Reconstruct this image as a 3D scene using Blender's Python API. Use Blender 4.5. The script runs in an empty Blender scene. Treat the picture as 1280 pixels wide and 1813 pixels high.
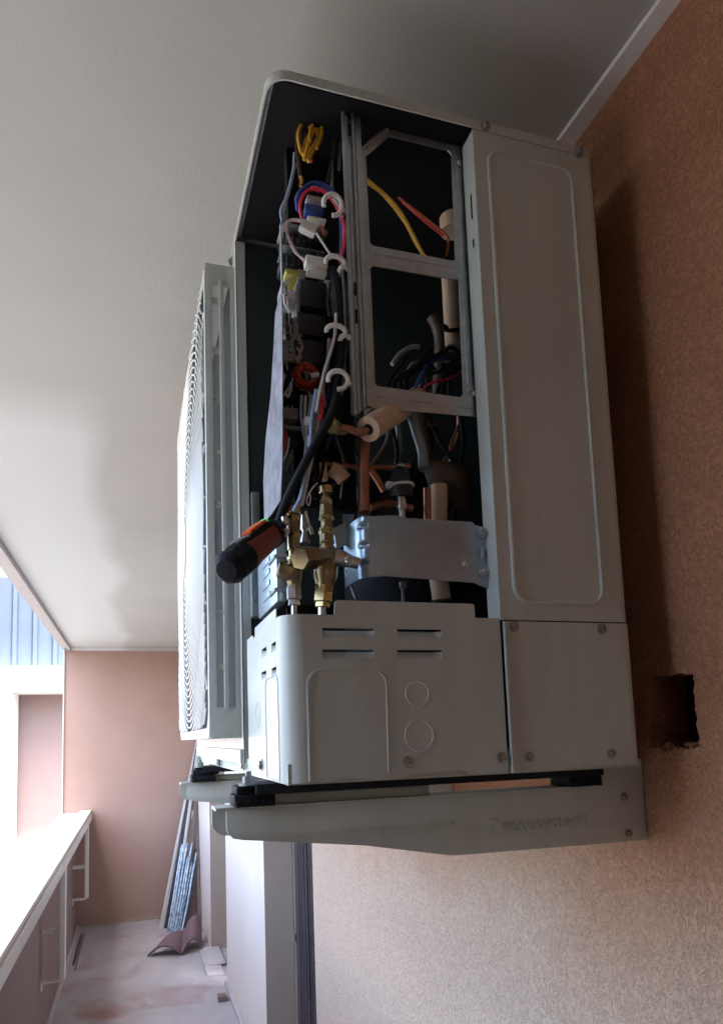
import bpy, bmesh, math, random
from mathutils import Vector, Matrix
random.seed(7)
sc = bpy.context.scene
V = Vector
# ---------------------------------------------------------------- camera
FPX, CX, CY = 1213.47, 610.03, 1172.70            # focal length and principal point, in pixels of a 1280 x 1813 picture
CAM = V((-0.5343, -0.6316, 0.0431))
RT = V((0.95562003, -0.29279122, -0.03261391)); UP = V((-0.000300054922, -0.111672249, 0.993745047)); FW = V((0.2946019, 0.94963288, 0.10680409))
cam = bpy.data.cameras.new('camera'); cob = bpy.data.objects.new('camera', cam); sc.collection.objects.link(cob)
cam.sensor_fit = 'HORIZONTAL'; cam.sensor_width = 36; cam.lens = FPX/1280*36
cam.shift_x = (640-CX)/1280; cam.shift_y = (CY-906.5)/1280
cam.clip_start = .01; cam.clip_end = 500
m = Matrix((RT, UP, -FW)).transposed().to_4x4(); m.translation = CAM
cob.matrix_world = m
sc.camera = cob
# ---------------------------------------------------------------- world, sun, exposure
SUN_EL, SUN_AZ = math.radians(70), math.radians(150)   # azimuth clockwise from +Y
w = bpy.data.worlds.new('World'); sc.world = w; w.use_nodes = True
nt = w.node_tree; bg = nt.nodes['Background']
sky = nt.nodes.new('ShaderNodeTexSky'); sky.sky_type = 'NISHITA'; sky.sun_disc = False
sky.sun_elevation = SUN_EL; sky.sun_rotation = SUN_AZ; sky.air_density = 1.0; sky.dust_density = 5.0; sky.ozone_density = .7
nt.links.new(sky.outputs[0], bg.inputs[0]); bg.inputs[1].default_value = 0.15
sl = bpy.data.lights.new('sun', 'SUN'); sl.energy = 2.0; sl.angle = math.radians(2); sl.color = (1, .95, .88)
so = bpy.data.objects.new('sun', sl); sc.collection.objects.link(so)
sd = V((math.sin(SUN_AZ)*math.cos(SUN_EL), math.cos(SUN_AZ)*math.cos(SUN_EL), math.sin(SUN_EL)))
so.rotation_euler = (-sd).to_track_quat('-Z', 'Y').to_euler()
sc.view_settings.view_transform = 'Standard'; sc.view_settings.look = 'None'
sc.view_settings.exposure = 3.8; sc.view_settings.gamma = 1
sc.cycles.use_denoising = True
sc.cycles.max_bounces = 10; sc.cycles.diffuse_bounces = 6; sc.cycles.glossy_bounces = 4

# ---------------------------------------------------------------- materials
def mat(name, col, rough=.6, metal=0., col2=None, nscale=8., namt=.5, bump=0., bscale=200., bdist=.001, detail=4, emit=None, spec=.5, coat=0., alpha=1.):
    m = bpy.data.materials.new(name); m.use_nodes = True
    t = m.node_tree; n = t.nodes; L = t.links; b = n['Principled BSDF']
    b.inputs['Base Color'].default_value = (*col, 1); b.inputs['Roughness'].default_value = rough
    b.inputs['Metallic'].default_value = metal; b.inputs['Specular IOR Level'].default_value = spec
    if coat: b.inputs['Coat Weight'].default_value = coat
    tc = n.new('ShaderNodeTexCoord')
    if col2 is not None:
        x = n.new('ShaderNodeTexNoise'); x.inputs['Scale'].default_value = nscale; x.inputs['Detail'].default_value = detail; x.inputs['Roughness'].default_value = .6
        r = n.new('ShaderNodeValToRGB'); r.color_ramp.elements[0].position = .5-namt/2; r.color_ramp.elements[1].position = .5+namt/2
        r.color_ramp.elements[0].color = (*col, 1); r.color_ramp.elements[1].color = (*col2, 1)
        L.new(tc.outputs['Object'], x.inputs['Vector']); L.new(x.outputs['Fac'], r.inputs['Fac']); L.new(r.outputs['Color'], b.inputs['Base Color'])
        mr = n.new('ShaderNodeMapRange'); mr.inputs[3].default_value = rough-.07; mr.inputs[4].default_value = min(1, rough+.1)
        L.new(x.outputs['Fac'], mr.inputs[0]); L.new(mr.outputs[0], b.inputs['Roughness'])
    if bump:
        y = n.new('ShaderNodeTexNoise'); y.inputs['Scale'].default_value = bscale; y.inputs['Detail'].default_value = 3
        u = n.new('ShaderNodeBump'); u.inputs['Strength'].default_value = bump; u.inputs['Distance'].default_value = bdist
        L.new(tc.outputs['Object'], y.inputs['Vector']); L.new(y.outputs['Fac'], u.inputs['Height']); L.new(u.outputs['Normal'], b.inputs['Normal'])
    if emit:
        b.inputs['Emission Color'].default_value = (*emit[:3], 1); b.inputs['Emission Strength'].default_value = emit[3]
    return m

M = {}
M['paint'] = mat('ivory_paint', (.465, .485, .445), .33, 0, (.535, .555, .51), 6, .5, .12, 900, .0006, detail=9)
def wear(m, col, amt, sc_=(16, 16, 2.5)):
    t = m.node_tree; n = t.nodes; L = t.links; b = n['Principled BSDF']; src = b.inputs['Base Color'].links[0].from_socket
    tc = n.new('ShaderNodeTexCoord'); mp = n.new('ShaderNodeMapping'); mp.inputs['Scale'].default_value = sc_
    a = n.new('ShaderNodeTexNoise'); a.inputs['Scale'].default_value = 1; a.inputs['Detail'].default_value = 8; a.inputs['Roughness'].default_value = .7
    r = n.new('ShaderNodeValToRGB'); r.color_ramp.elements[0].position = .46; r.color_ramp.elements[1].position = .72
    s1 = n.new('ShaderNodeTexNoise'); s1.inputs['Scale'].default_value = 260; s1.inputs['Detail'].default_value = 2; r1 = n.new('ShaderNodeValToRGB'); r1.color_ramp.elements[0].position = .70; r1.color_ramp.elements[1].position = .74
    ad = n.new('ShaderNodeMath'); ad.operation = 'MAXIMUM'; g_ = n.new('ShaderNodeMath'); g_.operation = 'MULTIPLY'; g_.inputs[1].default_value = amt
    x = n.new('ShaderNodeMix'); x.data_type = 'RGBA'; x.inputs[7].default_value = (*col, 1)
    L.new(tc.outputs['Object'], mp.inputs[0]); L.new(mp.outputs[0], a.inputs['Vector']); L.new(a.outputs['Fac'], r.inputs['Fac']); L.new(tc.outputs['Object'], s1.inputs['Vector']); L.new(s1.outputs['Fac'], r1.inputs['Fac'])
    L.new(r.outputs['Color'], ad.inputs[0]); L.new(r1.outputs['Color'], ad.inputs[1]); L.new(ad.outputs[0], g_.inputs[0]); L.new(g_.outputs[0], x.inputs[0]); L.new(src, x.inputs[6]); L.new(x.outputs[2], b.inputs['Base Color'])
wear(M['paint'], (.30, .285, .25), .36)
M['paint_d'] = mat('ivory_paint_dusty', (.42, .46, .40), .5, 0, (.50, .54, .475), 9, .6, .15, 700, .0006)
M['plastic_w'] = mat('white_plastic', (.78, .77, .72), .4, 0, (.70, .69, .64), 20, .6)
M['galv'] = mat('galvanised_steel', (.42, .45, .47), .38, .85, (.60, .62, .63), 60, .5, .1, 500, .0004)
M['galv_d'] = mat('dull_steel', (.22, .24, .24), .5, .7, (.34, .36, .36), 30, .5)
M['slate'] = mat('slate_steel', (.03, .04, .04), .4, .4, (.05, .065, .065), 12, .6)
M['bluest'] = mat('zinc_steel', (.30, .37, .43), .34, .8, (.42, .50, .56), 35, .5, .1, 300, .0005)
M['brass'] = mat('aged_brass', (.40, .31, .17), .33, .95, (.22, .17, .11), 90, .5, .1, 400, .0005)
M['brass_n'] = mat('bright_brass', (.72, .60, .30), .25, .95, (.50, .38, .17), 120, .5)
M['nickel'] = mat('nickel', (.60, .59, .55), .3, 1)
M['screw_steel'] = mat('dull_screw_steel', (.44, .43, .40), .3, 1, (.30, .29, .27), 300, .6)
M['copper'] = mat('copper', (.50, .22, .13), .35, .8, (.28, .12, .09), 60, .6)
M['black'] = mat('black_plastic', (.008, .008, .009), .45, 0, (.015, .015, .016), 40, .5)
M['rubber'] = mat('black_rubber', (.010, .011, .014), .6, 0, (.022, .022, .026), 60, .6, .3, 300, .001, spec=.12)
M['foam'] = mat('tan_foam', (.62, .44, .30), .85, 0, (.52, .36, .24), 40, .6, .3, 300, .001)
M['tape'] = mat('brown_tape', (.085, .048, .024), .5, 0, (.05, .03, .016), 40, .6)
M['pcb'] = mat('circuit_board', (.03, .05, .04), .5, 0, (.06, .07, .05), 60, .5)
M['dark'] = mat('charcoal_board', (.006, .006, .007), .8, 0, (.011, .010, .010), 30, .5, spec=.2)
M['lilac'] = mat('lilac_sheet', (.08, .078, .09), .6, 0, (.24, .23, .265), 55, .35, .6, 120, .001)
M['yellow'] = mat('yellow_wire', (.75, .42, .05), .45, 0, (.62, .33, .03), 80, .5)
M['red'] = mat('red_wire', (.62, .02, .05), .4, 0, (.72, .05, .10), 90, .5)
M['orange'] = mat('orange_wire', (.60, .16, .03), .4, 0, (.50, .12, .03), 90, .5)
M['blue'] = mat('blue_wire', (.03, .07, .28), .4, 0, (.05, .10, .36), 90, .5)
M['lblue'] = mat('pale_blue_wire', (.30, .40, .60), .4, 0, (.36, .46, .64), 90, .5)
M['white'] = mat('white_wire', (.66, .64, .62), .45, 0, (.56, .54, .53), 90, .5)
M['pink'] = mat('pink_wire', (.62, .36, .33), .45, 0, (.55, .30, .28), 90, .5)
M['grey'] = mat('grey_component', (.22, .22, .21), .5, 0, (.32, .32, .30), 90, .5)
M['toroid'] = mat('enamel_copper', (.55, .07, .02), .25, .3, (.38, .04, .015), 150, .5)
M['olive'] = mat('olive_component', (.45, .42, .08), .5, 0, (.35, .33, .06), 60, .5)
M['tool_o'] = mat('tool_red_grip', (.20, .035, .018), .5, 0, (.26, .05, .025), 60, .5)
M['tool_b'] = mat('tool_orange_button', (.85, .14, .03), .45, 0, (.75, .12, .03), 60, .5)
M['led'] = mat('green_lamp', (.05, .6, .2), .3, emit=(.05, 1., .35, .07))
M['fan'] = mat('grey_fan_plastic', (.07, .07, .065), .4, 0, (.1, .1, .095), 20, .5)

def wallmat():
    m = bpy.data.materials.new('terracotta_stucco'); m.use_nodes = True
    t = m.node_tree; n = t.nodes; L = t.links; b = n['Principled BSDF']; b.inputs['Roughness'].default_value = .9; b.inputs['Specular IOR Level'].default_value = .25
    tc = n.new('ShaderNodeTexCoord')
    a = n.new('ShaderNodeTexNoise'); a.inputs['Scale'].default_value = 3.0; a.inputs['Detail'].default_value = 6
    r = n.new('ShaderNodeValToRGB'); r.color_ramp.elements[0].position = .3; r.color_ramp.elements[1].position = .72
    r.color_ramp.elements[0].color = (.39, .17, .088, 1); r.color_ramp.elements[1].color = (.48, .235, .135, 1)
    # worm-like drag marks of the float
    wv = n.new('ShaderNodeTexNoise'); wv.inputs['Scale'].default_value = 210; wv.inputs['Detail'].default_value = 4; wv.inputs['Distortion'].default_value = 1.0
    wr = n.new('ShaderNodeValToRGB'); wr.color_ramp.elements[0].position = .40; wr.color_ramp.elements[1].position = .56
    mx = n.new('ShaderNodeMix'); mx.data_type = 'RGBA'; mx.blend_type = 'MULTIPLY'; mx.inputs[0].default_value = .24
    L.new(tc.outputs['Object'], a.inputs['Vector']); L.new(a.outputs['Fac'], r.inputs['Fac']); L.new(tc.outputs['Object'], wv.inputs['Vector'])
    L.new(wv.outputs['Fac'], wr.inputs['Fac']); L.new(r.outputs['Color'], mx.inputs[6]); L.new(wr.outputs['Color'], mx.inputs[7]); 
    w2 = n.new('ShaderNodeTexNoise'); w2.inputs['Scale'].default_value = 95; w2.inputs['Detail'].default_value = 2; w2.inputs['Distortion'].default_value = 2.2
    v2 = n.new('ShaderNodeValToRGB'); e2 = v2.color_ramp.elements; e2[0].position = .60; e2[0].color = (1, 1, 1, 1); e2[1].position = .63; e2[1].color = (.35, .35, .35, 1); e3 = e2.new(.68); e3.color = (1, 1, 1, 1)
    m2 = n.new('ShaderNodeMix'); m2.data_type = 'RGBA'; m2.blend_type = 'MULTIPLY'; m2.inputs[0].default_value = .42
    L.new(tc.outputs['Object'], w2.inputs['Vector']); L.new(w2.outputs['Fac'], v2.inputs['Fac']); L.new(mx.outputs[2], m2.inputs[6]); L.new(v2.outputs['Color'], m2.inputs[7])
    # powdery plaster dust in soft blotches
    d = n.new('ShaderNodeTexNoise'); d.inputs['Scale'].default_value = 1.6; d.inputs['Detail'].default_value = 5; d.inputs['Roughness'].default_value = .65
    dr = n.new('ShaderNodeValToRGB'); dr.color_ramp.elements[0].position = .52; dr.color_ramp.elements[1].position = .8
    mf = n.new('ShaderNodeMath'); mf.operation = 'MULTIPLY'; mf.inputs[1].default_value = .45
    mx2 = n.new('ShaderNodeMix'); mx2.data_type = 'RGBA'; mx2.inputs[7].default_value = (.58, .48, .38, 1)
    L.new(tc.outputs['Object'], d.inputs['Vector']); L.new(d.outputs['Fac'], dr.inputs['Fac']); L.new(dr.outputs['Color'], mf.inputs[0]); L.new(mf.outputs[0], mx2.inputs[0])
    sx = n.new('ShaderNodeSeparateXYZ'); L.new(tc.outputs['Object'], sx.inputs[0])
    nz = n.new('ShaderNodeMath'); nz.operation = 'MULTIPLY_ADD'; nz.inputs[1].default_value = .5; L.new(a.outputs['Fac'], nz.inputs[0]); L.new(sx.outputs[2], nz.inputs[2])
    zr = n.new('ShaderNodeMapRange'); zr.inputs[1].default_value = .22; zr.inputs[2].default_value = -.10; zr.inputs[3].default_value = 0; zr.inputs[4].default_value = .7; L.new(nz.outputs[0], zr.inputs[0])  # paler downwards: daylight on the lower wall mixed into the colour
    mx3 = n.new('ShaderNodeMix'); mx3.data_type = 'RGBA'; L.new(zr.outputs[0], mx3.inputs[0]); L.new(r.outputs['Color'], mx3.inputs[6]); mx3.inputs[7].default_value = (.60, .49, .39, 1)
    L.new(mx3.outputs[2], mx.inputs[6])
    L.new(m2.outputs[2], mx2.inputs[6]); L.new(mx2.outputs[2], b.inputs['Base Color'])
    ad = n.new('ShaderNodeMath'); ad.operation = 'ADD'
    f = n.new('ShaderNodeTexNoise'); f.inputs['Scale'].default_value = 420; f.inputs['Detail'].default_value = 3
    fm = n.new('ShaderNodeMath'); fm.operation = 'MULTIPLY'; fm.inputs[1].default_value = .5
    L.new(tc.outputs['Object'], f.inputs['Vector']); L.new(f.outputs['Fac'], fm.inputs[0]); L.new(wr.outputs['Color'], ad.inputs[0]); L.new(fm.outputs[0], ad.inputs[1])
    u = n.new('ShaderNodeBump'); u.inputs['Strength'].default_value = .8; u.inputs['Distance'].default_value = .0013
    L.new(ad.outputs[0], u.inputs['Height']); L.new(u.outputs['Normal'], b.inputs['Normal'])
    return m
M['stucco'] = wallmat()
M['pink_wall'] = mat('smooth_brown_plaster', (.33, .205, .16), .85, 0, (.39, .255, .205), 2.5, .6, .4, 160, .0015, detail=8)
M['parapet'] = mat('dark_brown_plaster', (.20, .13, .115), .85, 0, (.26, .17, .15), 2.5, .6, .4, 160, .0015)
M['rear'] = mat('cream_plaster', (.70, .58, .42), .85, 0, (.76, .64, .48), 2.5, .6, .4, 160, .0015)
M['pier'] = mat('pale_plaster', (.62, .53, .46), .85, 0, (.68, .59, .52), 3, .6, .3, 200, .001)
M['reveal'] = mat('shaded_taupe_plaster', (.30, .24, .20), .85, 0, (.34, .28, .235), 3, .6, .3, 200, .001)  # darker plaster; carries the shade of the piers' near sides
M['ceil'] = mat('ceiling_paint', (.66, .65, .61), .85, 0, (.70, .69, .65), 2.2, .5, .35, 260, .0012, detail=8)
def ceilmat():
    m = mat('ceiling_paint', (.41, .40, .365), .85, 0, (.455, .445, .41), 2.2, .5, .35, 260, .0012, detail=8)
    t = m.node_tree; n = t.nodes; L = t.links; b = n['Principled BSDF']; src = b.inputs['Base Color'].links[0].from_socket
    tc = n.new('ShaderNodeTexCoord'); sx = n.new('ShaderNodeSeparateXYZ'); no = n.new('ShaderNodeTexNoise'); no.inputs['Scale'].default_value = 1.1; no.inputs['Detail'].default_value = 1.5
    # a paler strip along the open edge, with a wavering boundary near x = -0.45
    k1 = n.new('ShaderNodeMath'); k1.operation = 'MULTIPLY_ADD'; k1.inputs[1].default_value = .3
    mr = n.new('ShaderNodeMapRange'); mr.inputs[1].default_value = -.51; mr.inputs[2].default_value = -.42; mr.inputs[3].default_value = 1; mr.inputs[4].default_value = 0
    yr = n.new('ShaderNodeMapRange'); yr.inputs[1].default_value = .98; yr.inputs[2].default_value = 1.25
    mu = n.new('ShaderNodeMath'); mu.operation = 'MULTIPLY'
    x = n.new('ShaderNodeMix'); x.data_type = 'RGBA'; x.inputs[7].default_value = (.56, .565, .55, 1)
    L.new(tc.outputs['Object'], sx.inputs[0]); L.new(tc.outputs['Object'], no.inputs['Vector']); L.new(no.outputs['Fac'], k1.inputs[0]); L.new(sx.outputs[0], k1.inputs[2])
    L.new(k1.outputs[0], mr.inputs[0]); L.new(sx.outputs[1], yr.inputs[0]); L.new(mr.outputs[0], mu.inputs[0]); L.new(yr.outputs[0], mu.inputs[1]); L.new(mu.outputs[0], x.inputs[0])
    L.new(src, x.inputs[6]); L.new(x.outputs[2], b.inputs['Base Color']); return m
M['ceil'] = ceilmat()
M['coping'] = mat('white_coping', (.80, .79, .77), .6, 0, (.72, .71, .69), 6, .6)
M['rail'] = mat('cream_rail_paint', (.72, .70, .64), .4, 0, (.66, .64, .58), 12, .6)
M['fascia'] = mat('grey_drip_trim', (.40, .37, .35), .7, 0, (.46, .43, .41), 8, .6)
M['metal_b'] = mat('blue_cladding', (.035, .052, .08), .6, .1, (.045, .068, .105), 5, .6)
M['beam'] = mat('white_render', (.8, .79, .77), .8, 0, (.74, .73, .71), 4, .6)
M['opp'] = mat('pink_render', (.20, .14, .13), .85, 0, (.235, .165, .15), 1.5, .6)
M['tile'] = mat('clay_tile', (.12, .07, .08), .8, 0, (.18, .11, .12), 14, .6, .5, 120, .002)
M['alu'] = mat('white_profile', (.62, .60, .57), .4, 0, (.52, .50, .47), 20, .6)
M['dkprof'] = mat('dark_profile', (.05, .04, .045), .35, .3, (.08, .065, .07), 30, .6)
M['brprof'] = mat('brown_profile', (.13, .09, .08), .5, 0, (.18, .13, .11), 30, .6)
M['film'] = mat('blue_film', (.13, .24, .36), .2, .1, (.55, .66, .74), 38, .35, .5, 90, .004)
M['frame'] = mat('dark_window_frame', (.075, .062, .07), .35, .4, (.12, .10, .11), 14, .6)
M['glass'] = mat('dark_glass', (.02, .025, .03), .08, 0, (.03, .035, .04), 5, .5)
M['pipe'] = mat('grey_downpipe', (.20, .24, .30), .4, .2, (.26, .31, .38), 5, .6)
M['whitetile'] = mat('white_marble', (.50, .46, .45), .6, 0, (.40, .36, .35), 8, .5)
M['brick'] = mat('broken_brick', (.035, .020, .016), .9, 0, (.018, .014, .013), 40, .5, .8, 90, .01)
M['ground'] = mat('worn_asphalt', (.07, .07, .07), .9, 0, (.10, .10, .095), 2, .5)

def floormat():
    m = mat('dusty_floor', (.31, .275, .27), .75, 0, (.42, .385, .38), 4.5, .55, .3, 120, .002, detail=8)
    t = m.node_tree; n = t.nodes; L = t.links; b = n['Principled BSDF']
    src = b.inputs['Base Color'].links[0].from_socket
    tc = n.new('ShaderNodeTexCoord'); s = n.new('ShaderNodeTexNoise'); s.inputs['Scale'].default_value = 3.4; s.inputs['Detail'].default_value = 7; s.inputs['Distortion'].default_value = .5
    r = n.new('ShaderNodeValToRGB'); r.color_ramp.elements[0].position = .54; r.color_ramp.elements[1].position = .72
    g = n.new('ShaderNodeMath'); g.operation = 'MULTIPLY'; g.inputs[1].default_value = .75
    x = n.new('ShaderNodeMix'); x.data_type = 'RGBA'; x.inputs[7].default_value = (.27, .13, .10, 1)
    L.new(tc.outputs['Object'], s.inputs['Vector']); L.new(s.outputs['Fac'], r.inputs['Fac']); L.new(r.outputs['Color'], g.inputs[0]); L.new(g.outputs[0], x.inputs[0])
    L.new(src, x.inputs[6]); L.new(x.outputs[2], b.inputs['Base Color'])
    return m
M['floor'] = floormat()

# ---------------------------------------------------------------- helpers
def at(px, py, ax, v):
    """point of the photograph's pixel on the plane ax = v"""
    d = FW + RT*((px-CX)/FPX) - UP*((py-CY)/FPX); i = 'xyz'.index(ax)
    return CAM + d*((v-CAM[i])/d[i])
def A(px, py, y): return at(px, py, 'y', y)

def smooth_path(pts, k=6):
    if len(pts) < 3: return [V(p) for p in pts]
    P = [V(p) for p in pts]; P = [2*P[0]-P[1]] + P + [2*P[-1]-P[-2]]; out = []
    for i in range(1, len(P)-2):
        for j in range(k):
            t = j/k; a, b, c, d = P[i-1], P[i], P[i+1], P[i+2]
            out.append(.5*((2*b)+(c-a)*t+(2*a-5*b+4*c-d)*t*t+(3*b-a-3*c+d)*t**3))
    out.append(P[-2]); return out

class MB:
    def __init__(s): s.bm = bmesh.new()
    def box(s, x0, x1, y0, y1, z0, z1, bev=0.):
        b = bmesh.new(); bmesh.ops.create_cube(b, size=1)
        for v in b.verts: v.co = V(((x0+x1)/2+v.co.x*(x1-x0), (y0+y1)/2+v.co.y*(y1-y0), (z0+z1)/2+v.co.z*(z1-z0)))
        if bev: bmesh.ops.bevel(b, geom=b.edges[:], offset=bev, segments=2, affect='EDGES', profile=.6)
        s.add(b); return s
    def add(s, b, mx=None):
        if mx is not None: bmesh.ops.transform(b, matrix=mx, verts=b.verts)
        me = bpy.data.meshes.new('t'); b.to_mesh(me); b.free(); s.bm.from_mesh(me); bpy.data.meshes.remove(me); return s
    def tube(s, pts, r, n=10, smooth=True, k=6, cap=True):
        P = smooth_path(pts, k) if smooth else [V(p) for p in pts]
        R = r if callable(r) else (lambda t: r)
        d = (P[1]-P[0]).normalized(); nrm = d.orthogonal().normalized(); rings = []
        for i, p in enumerate(P):
            d2 = ((P[min(i+1, len(P)-1)]-P[max(i-1, 0)])).normalized()
            q = d.rotation_difference(d2); nrm = (q @ nrm).normalized(); d = d2; bn = d.cross(nrm)
            rr = R(i/(len(P)-1))
            rings.append([s.bm.verts.new(p+(nrm*math.cos(2*math.pi*j/n)+bn*math.sin(2*math.pi*j/n))*rr) for j in range(n)])
        for a, b in zip(rings, rings[1:]):
            for j in range(n): s.bm.faces.new((a[j], a[(j+1) % n], b[(j+1) % n], b[j]))
        if cap: s.bm.faces.new(rings[0][::-1]); s.bm.faces.new(rings[-1])
        return s
    def lathe(s, p, ax, prof, n=20, rot=0.):
        """prof: (distance along ax, radius) pairs"""
        ax = V(ax).normalized(); u = ax.orthogonal().normalized(); w_ = ax.cross(u); rings = []
        for (d, r) in prof:
            rings.append([s.bm.verts.new(V(p)+ax*d+(u*math.cos(rot+2*math.pi*j/n)+w_*math.sin(rot+2*math.pi*j/n))*max(r, 1e-5)) for j in range(n)])
        for a, b in zip(rings, rings[1:]):
            for j in range(n): s.bm.faces.new((a[j], a[(j+1) % n], b[(j+1) % n], b[j]))
        s.bm.faces.new(rings[0][::-1]); s.bm.faces.new(rings[-1]); return s
    def prism(s, pts, vec):
        a = [s.bm.verts.new(V(p)) for p in pts]; b = [s.bm.verts.new(V(p)+V(vec)) for p in pts]; n = len(a)
        s.bm.faces.new(a[::-1]); s.bm.faces.new(b)
        for j in range(n): s.bm.faces.new((a[j], a[(j+1) % n], b[(j+1) % n], b[j]))
        return s
    def plate(s, outer, holes, t, f, bev=0.):
        """flat sheet with holes; f(u, v, w) maps to the world, w from 0 to t"""
        cu = bpy.data.curves.new('c', 'CURVE'); cu.dimensions = '2D'; cu.fill_mode = 'BOTH'; cu.extrude = t/2
        if bev: cu.bevel_depth = bev; cu.extrude = max(t/2-bev, 1e-5); cu.bevel_resolution = 1; cu.offset = -bev
        for lp in [outer]+holes:
            sp = cu.splines.new('POLY'); sp.points.add(len(lp)-1); sp.use_cyclic_u = True
            for q, (a, b) in zip(sp.points, lp): q.co = (a*10, b*10, 0, 1)
        ob = bpy.data.objects.new('c', cu); sc.collection.objects.link(ob)
        cu.extrude *= 10; cu.bevel_depth *= 10; cu.offset *= 10
        dg = bpy.context.evaluated_depsgraph_get(); me = bpy.data.meshes.new_from_object(ob.evaluated_get(dg))
        b = bmesh.new(); b.from_mesh(me); bmesh.ops.remove_doubles(b, verts=b.verts, dist=1e-5)
        for v in b.verts: v.co = V(f(v.co.x/10, v.co.y/10, v.co.z/10+t/2))
        bmesh.ops.recalc_face_normals(b, faces=b.faces)
        bpy.data.objects.remove(ob); bpy.data.curves.remove(cu); bpy.data.meshes.remove(me); s.add(b); return s

KIDS = {}
def link(name, mb, mt, parent=None, ang=35, recalc=True):
    if recalc: bmesh.ops.recalc_face_normals(mb.bm, faces=mb.bm.faces)
    me = bpy.data.meshes.new(name); mb.bm.to_mesh(me); mb.bm.free()
    for p in me.polygons: p.use_smooth = True
    me.set_sharp_from_angle(angle=math.radians(ang))
    me.materials.append(M[mt] if isinstance(mt, str) else mt)
    o = bpy.data.objects.new(name, me); sc.collection.objects.link(o)
    if parent is not None:
        o.parent = parent
        if parent.type == 'EMPTY': o.location = -parent.location
    return o
def thing(name, loc, label, cat, group=None):
    o = bpy.data.objects.new(name, None); sc.collection.objects.link(o); o.location = loc; o.empty_display_size = .05
    o['label'] = label; o['category'] = cat
    if group: o['group'] = group
    return o
def tag(o, label, cat, group=None):
    o['label'] = label; o['category'] = cat
    if group: o['group'] = group
    return o
def struct(o): o['kind'] = 'structure'; return o
def rr(x0, x1, y0, y1, r, n=6, corners=(1, 1, 1, 1)):
    """rounded rectangle, counter-clockwise from lower left; corners ll lr ur ul"""
    out = []
    for (cx, cy, a0, on) in ((x0+r, y0+r, 180, corners[0]), (x1-r, y0+r, 270, corners[1]), (x1-r, y1-r, 0, corners[2]), (x0+r, y1-r, 90, corners[3])):
        if on:
            for i in range(n+1):
                a = math.radians(a0+90*i/n); out.append((cx+r*math.cos(a), cy+r*math.sin(a)))
        else: out.append((cx+(r if a0 in (270, 0) else -r), cy+(r if a0 in (0, 90) else -r)))
    return out
def circ(cx, cy, r, n=16): return [(cx+r*math.cos(2*math.pi*i/n), cy+r*math.sin(2*math.pi*i/n)) for i in range(n)]
XZ = lambda y: (lambda u, v, w: (u, y+w, v))         # sheet facing -Y at y
YZ = lambda x: (lambda u, v, w: (x+w, u, v))         # sheet facing -X at x, u = y
XY = lambda z: (lambda u, v, w: (u, v, z+w))
def screw(parent, p, ax=(0, -1, 0), r=.0052, mt='screw_steel'):
    r *= .86; mb = MB(); mb.lathe(p, ax, [(-.002, r*1.35), (.0008, r*1.35), (.0010, r*.95), (.0032, r*.88), (.0042, r*.6), (.0042, r*.3), (.0025, r*.25)], 16)
    return link('screw', mb, mt, parent)
def bead(mb, loop, f, r=.0012, closed=True):
    pts = [V(f(a, b, 0)) for a, b in loop]
    if closed: pts = pts+[pts[0]]
    mb.tube(pts, r, 6, smooth=False, cap=False)

# ================================================================= SETTING
XW, YE, ZC, ZF, XL = .06, 5.58, .87, -1.446, -1.06
YB = -1.5                                              # near end of the balcony, closed by an added wall behind the camera
g = MB(); g.box(-60, 60, -60, 120, -7.2, -7.0); struct(link('ground', g, 'ground'))
g = MB(); g.box(XL-.02, 1.2, YB, YE+.2, ZF-.2, ZF); struct(link('floor', g, 'floor'))
# ceiling slab with drip trim, junction cap and cornice
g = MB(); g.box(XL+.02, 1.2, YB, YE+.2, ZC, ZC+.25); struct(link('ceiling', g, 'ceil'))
g = MB(); g.box(XL-.055, XL-.002, YB, YE+.2, ZC-.012, ZC+.3); g.box(XL-.002, XL+.018, YB, YE, ZC-.03, ZC+.2)
tr = link('ceiling_edge_trim', g, 'fascia'); tag(tr, 'long grey drip trim along the open edge of the balcony ceiling', 'trim')
g = MB(); g.prism([(XW-.026, .14, ZC-.001), (XW-.008, -.9, ZC-.001), (XW, -.9, ZC-.001), (XW+.002, .14, ZC-.001), (XW+.002, 3, ZC-.001), (XW-.03, 3, ZC-.001)], (0, 0, -.007))
tag(link('ceiling_joint_strip', g, 'coping'), 'narrow bright plaster strip in the joint of ceiling and stucco wall', 'strip')

# stucco wall with the broken-out hole
random.seed(3)
hy0, hy1, hz0, hz1 = -.020, .056, .018, .102
hole = []
def edge(a, b, n, j):
    for i in range(n):
        t = i/n; hole.append((a[0]+(b[0]-a[0])*t+random.uniform(-j, j), a[1]+(b[1]-a[1])*t+random.uniform(-j, j)))
edge((hy0, hz0), (hy1, hz0-.004), 18, .0034); edge((hy1, hz0), (hy1-.006, hz1), 14, .0032); edge((hy1-.004, hz1), (hy0-.002, hz1-.002), 12, .0012); edge((hy0, hz1-.003), (hy0, hz0), 16, .0020)
wall = thing('stucco_wall', (XW, 0, ZF), 'terracotta stucco wall carrying the air conditioner, with a broken-out dark hole', 'wall')
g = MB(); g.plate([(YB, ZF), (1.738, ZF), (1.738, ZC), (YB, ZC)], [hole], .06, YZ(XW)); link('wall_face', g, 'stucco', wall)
g = MB()
g.box(XW+.0605, XW+.30, YB, 1.738, hz1+.03, ZC); g.box(XW+.0605, XW+.30, YB, 1.738, ZF, hz0-.03)
g.box(XW+.0605, XW+.30, YB, hy0-.03, hz0-.03, hz1+.03); g.box(XW+.0605, XW+.30, hy1+.03, 1.738, hz0-.03, hz1+.03); g.box(XW+.25, XW+.30, hy0-.03, hy1+.03, hz0-.03, hz1+.03)
link('hollow_brick', g, 'brick', wall)
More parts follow.
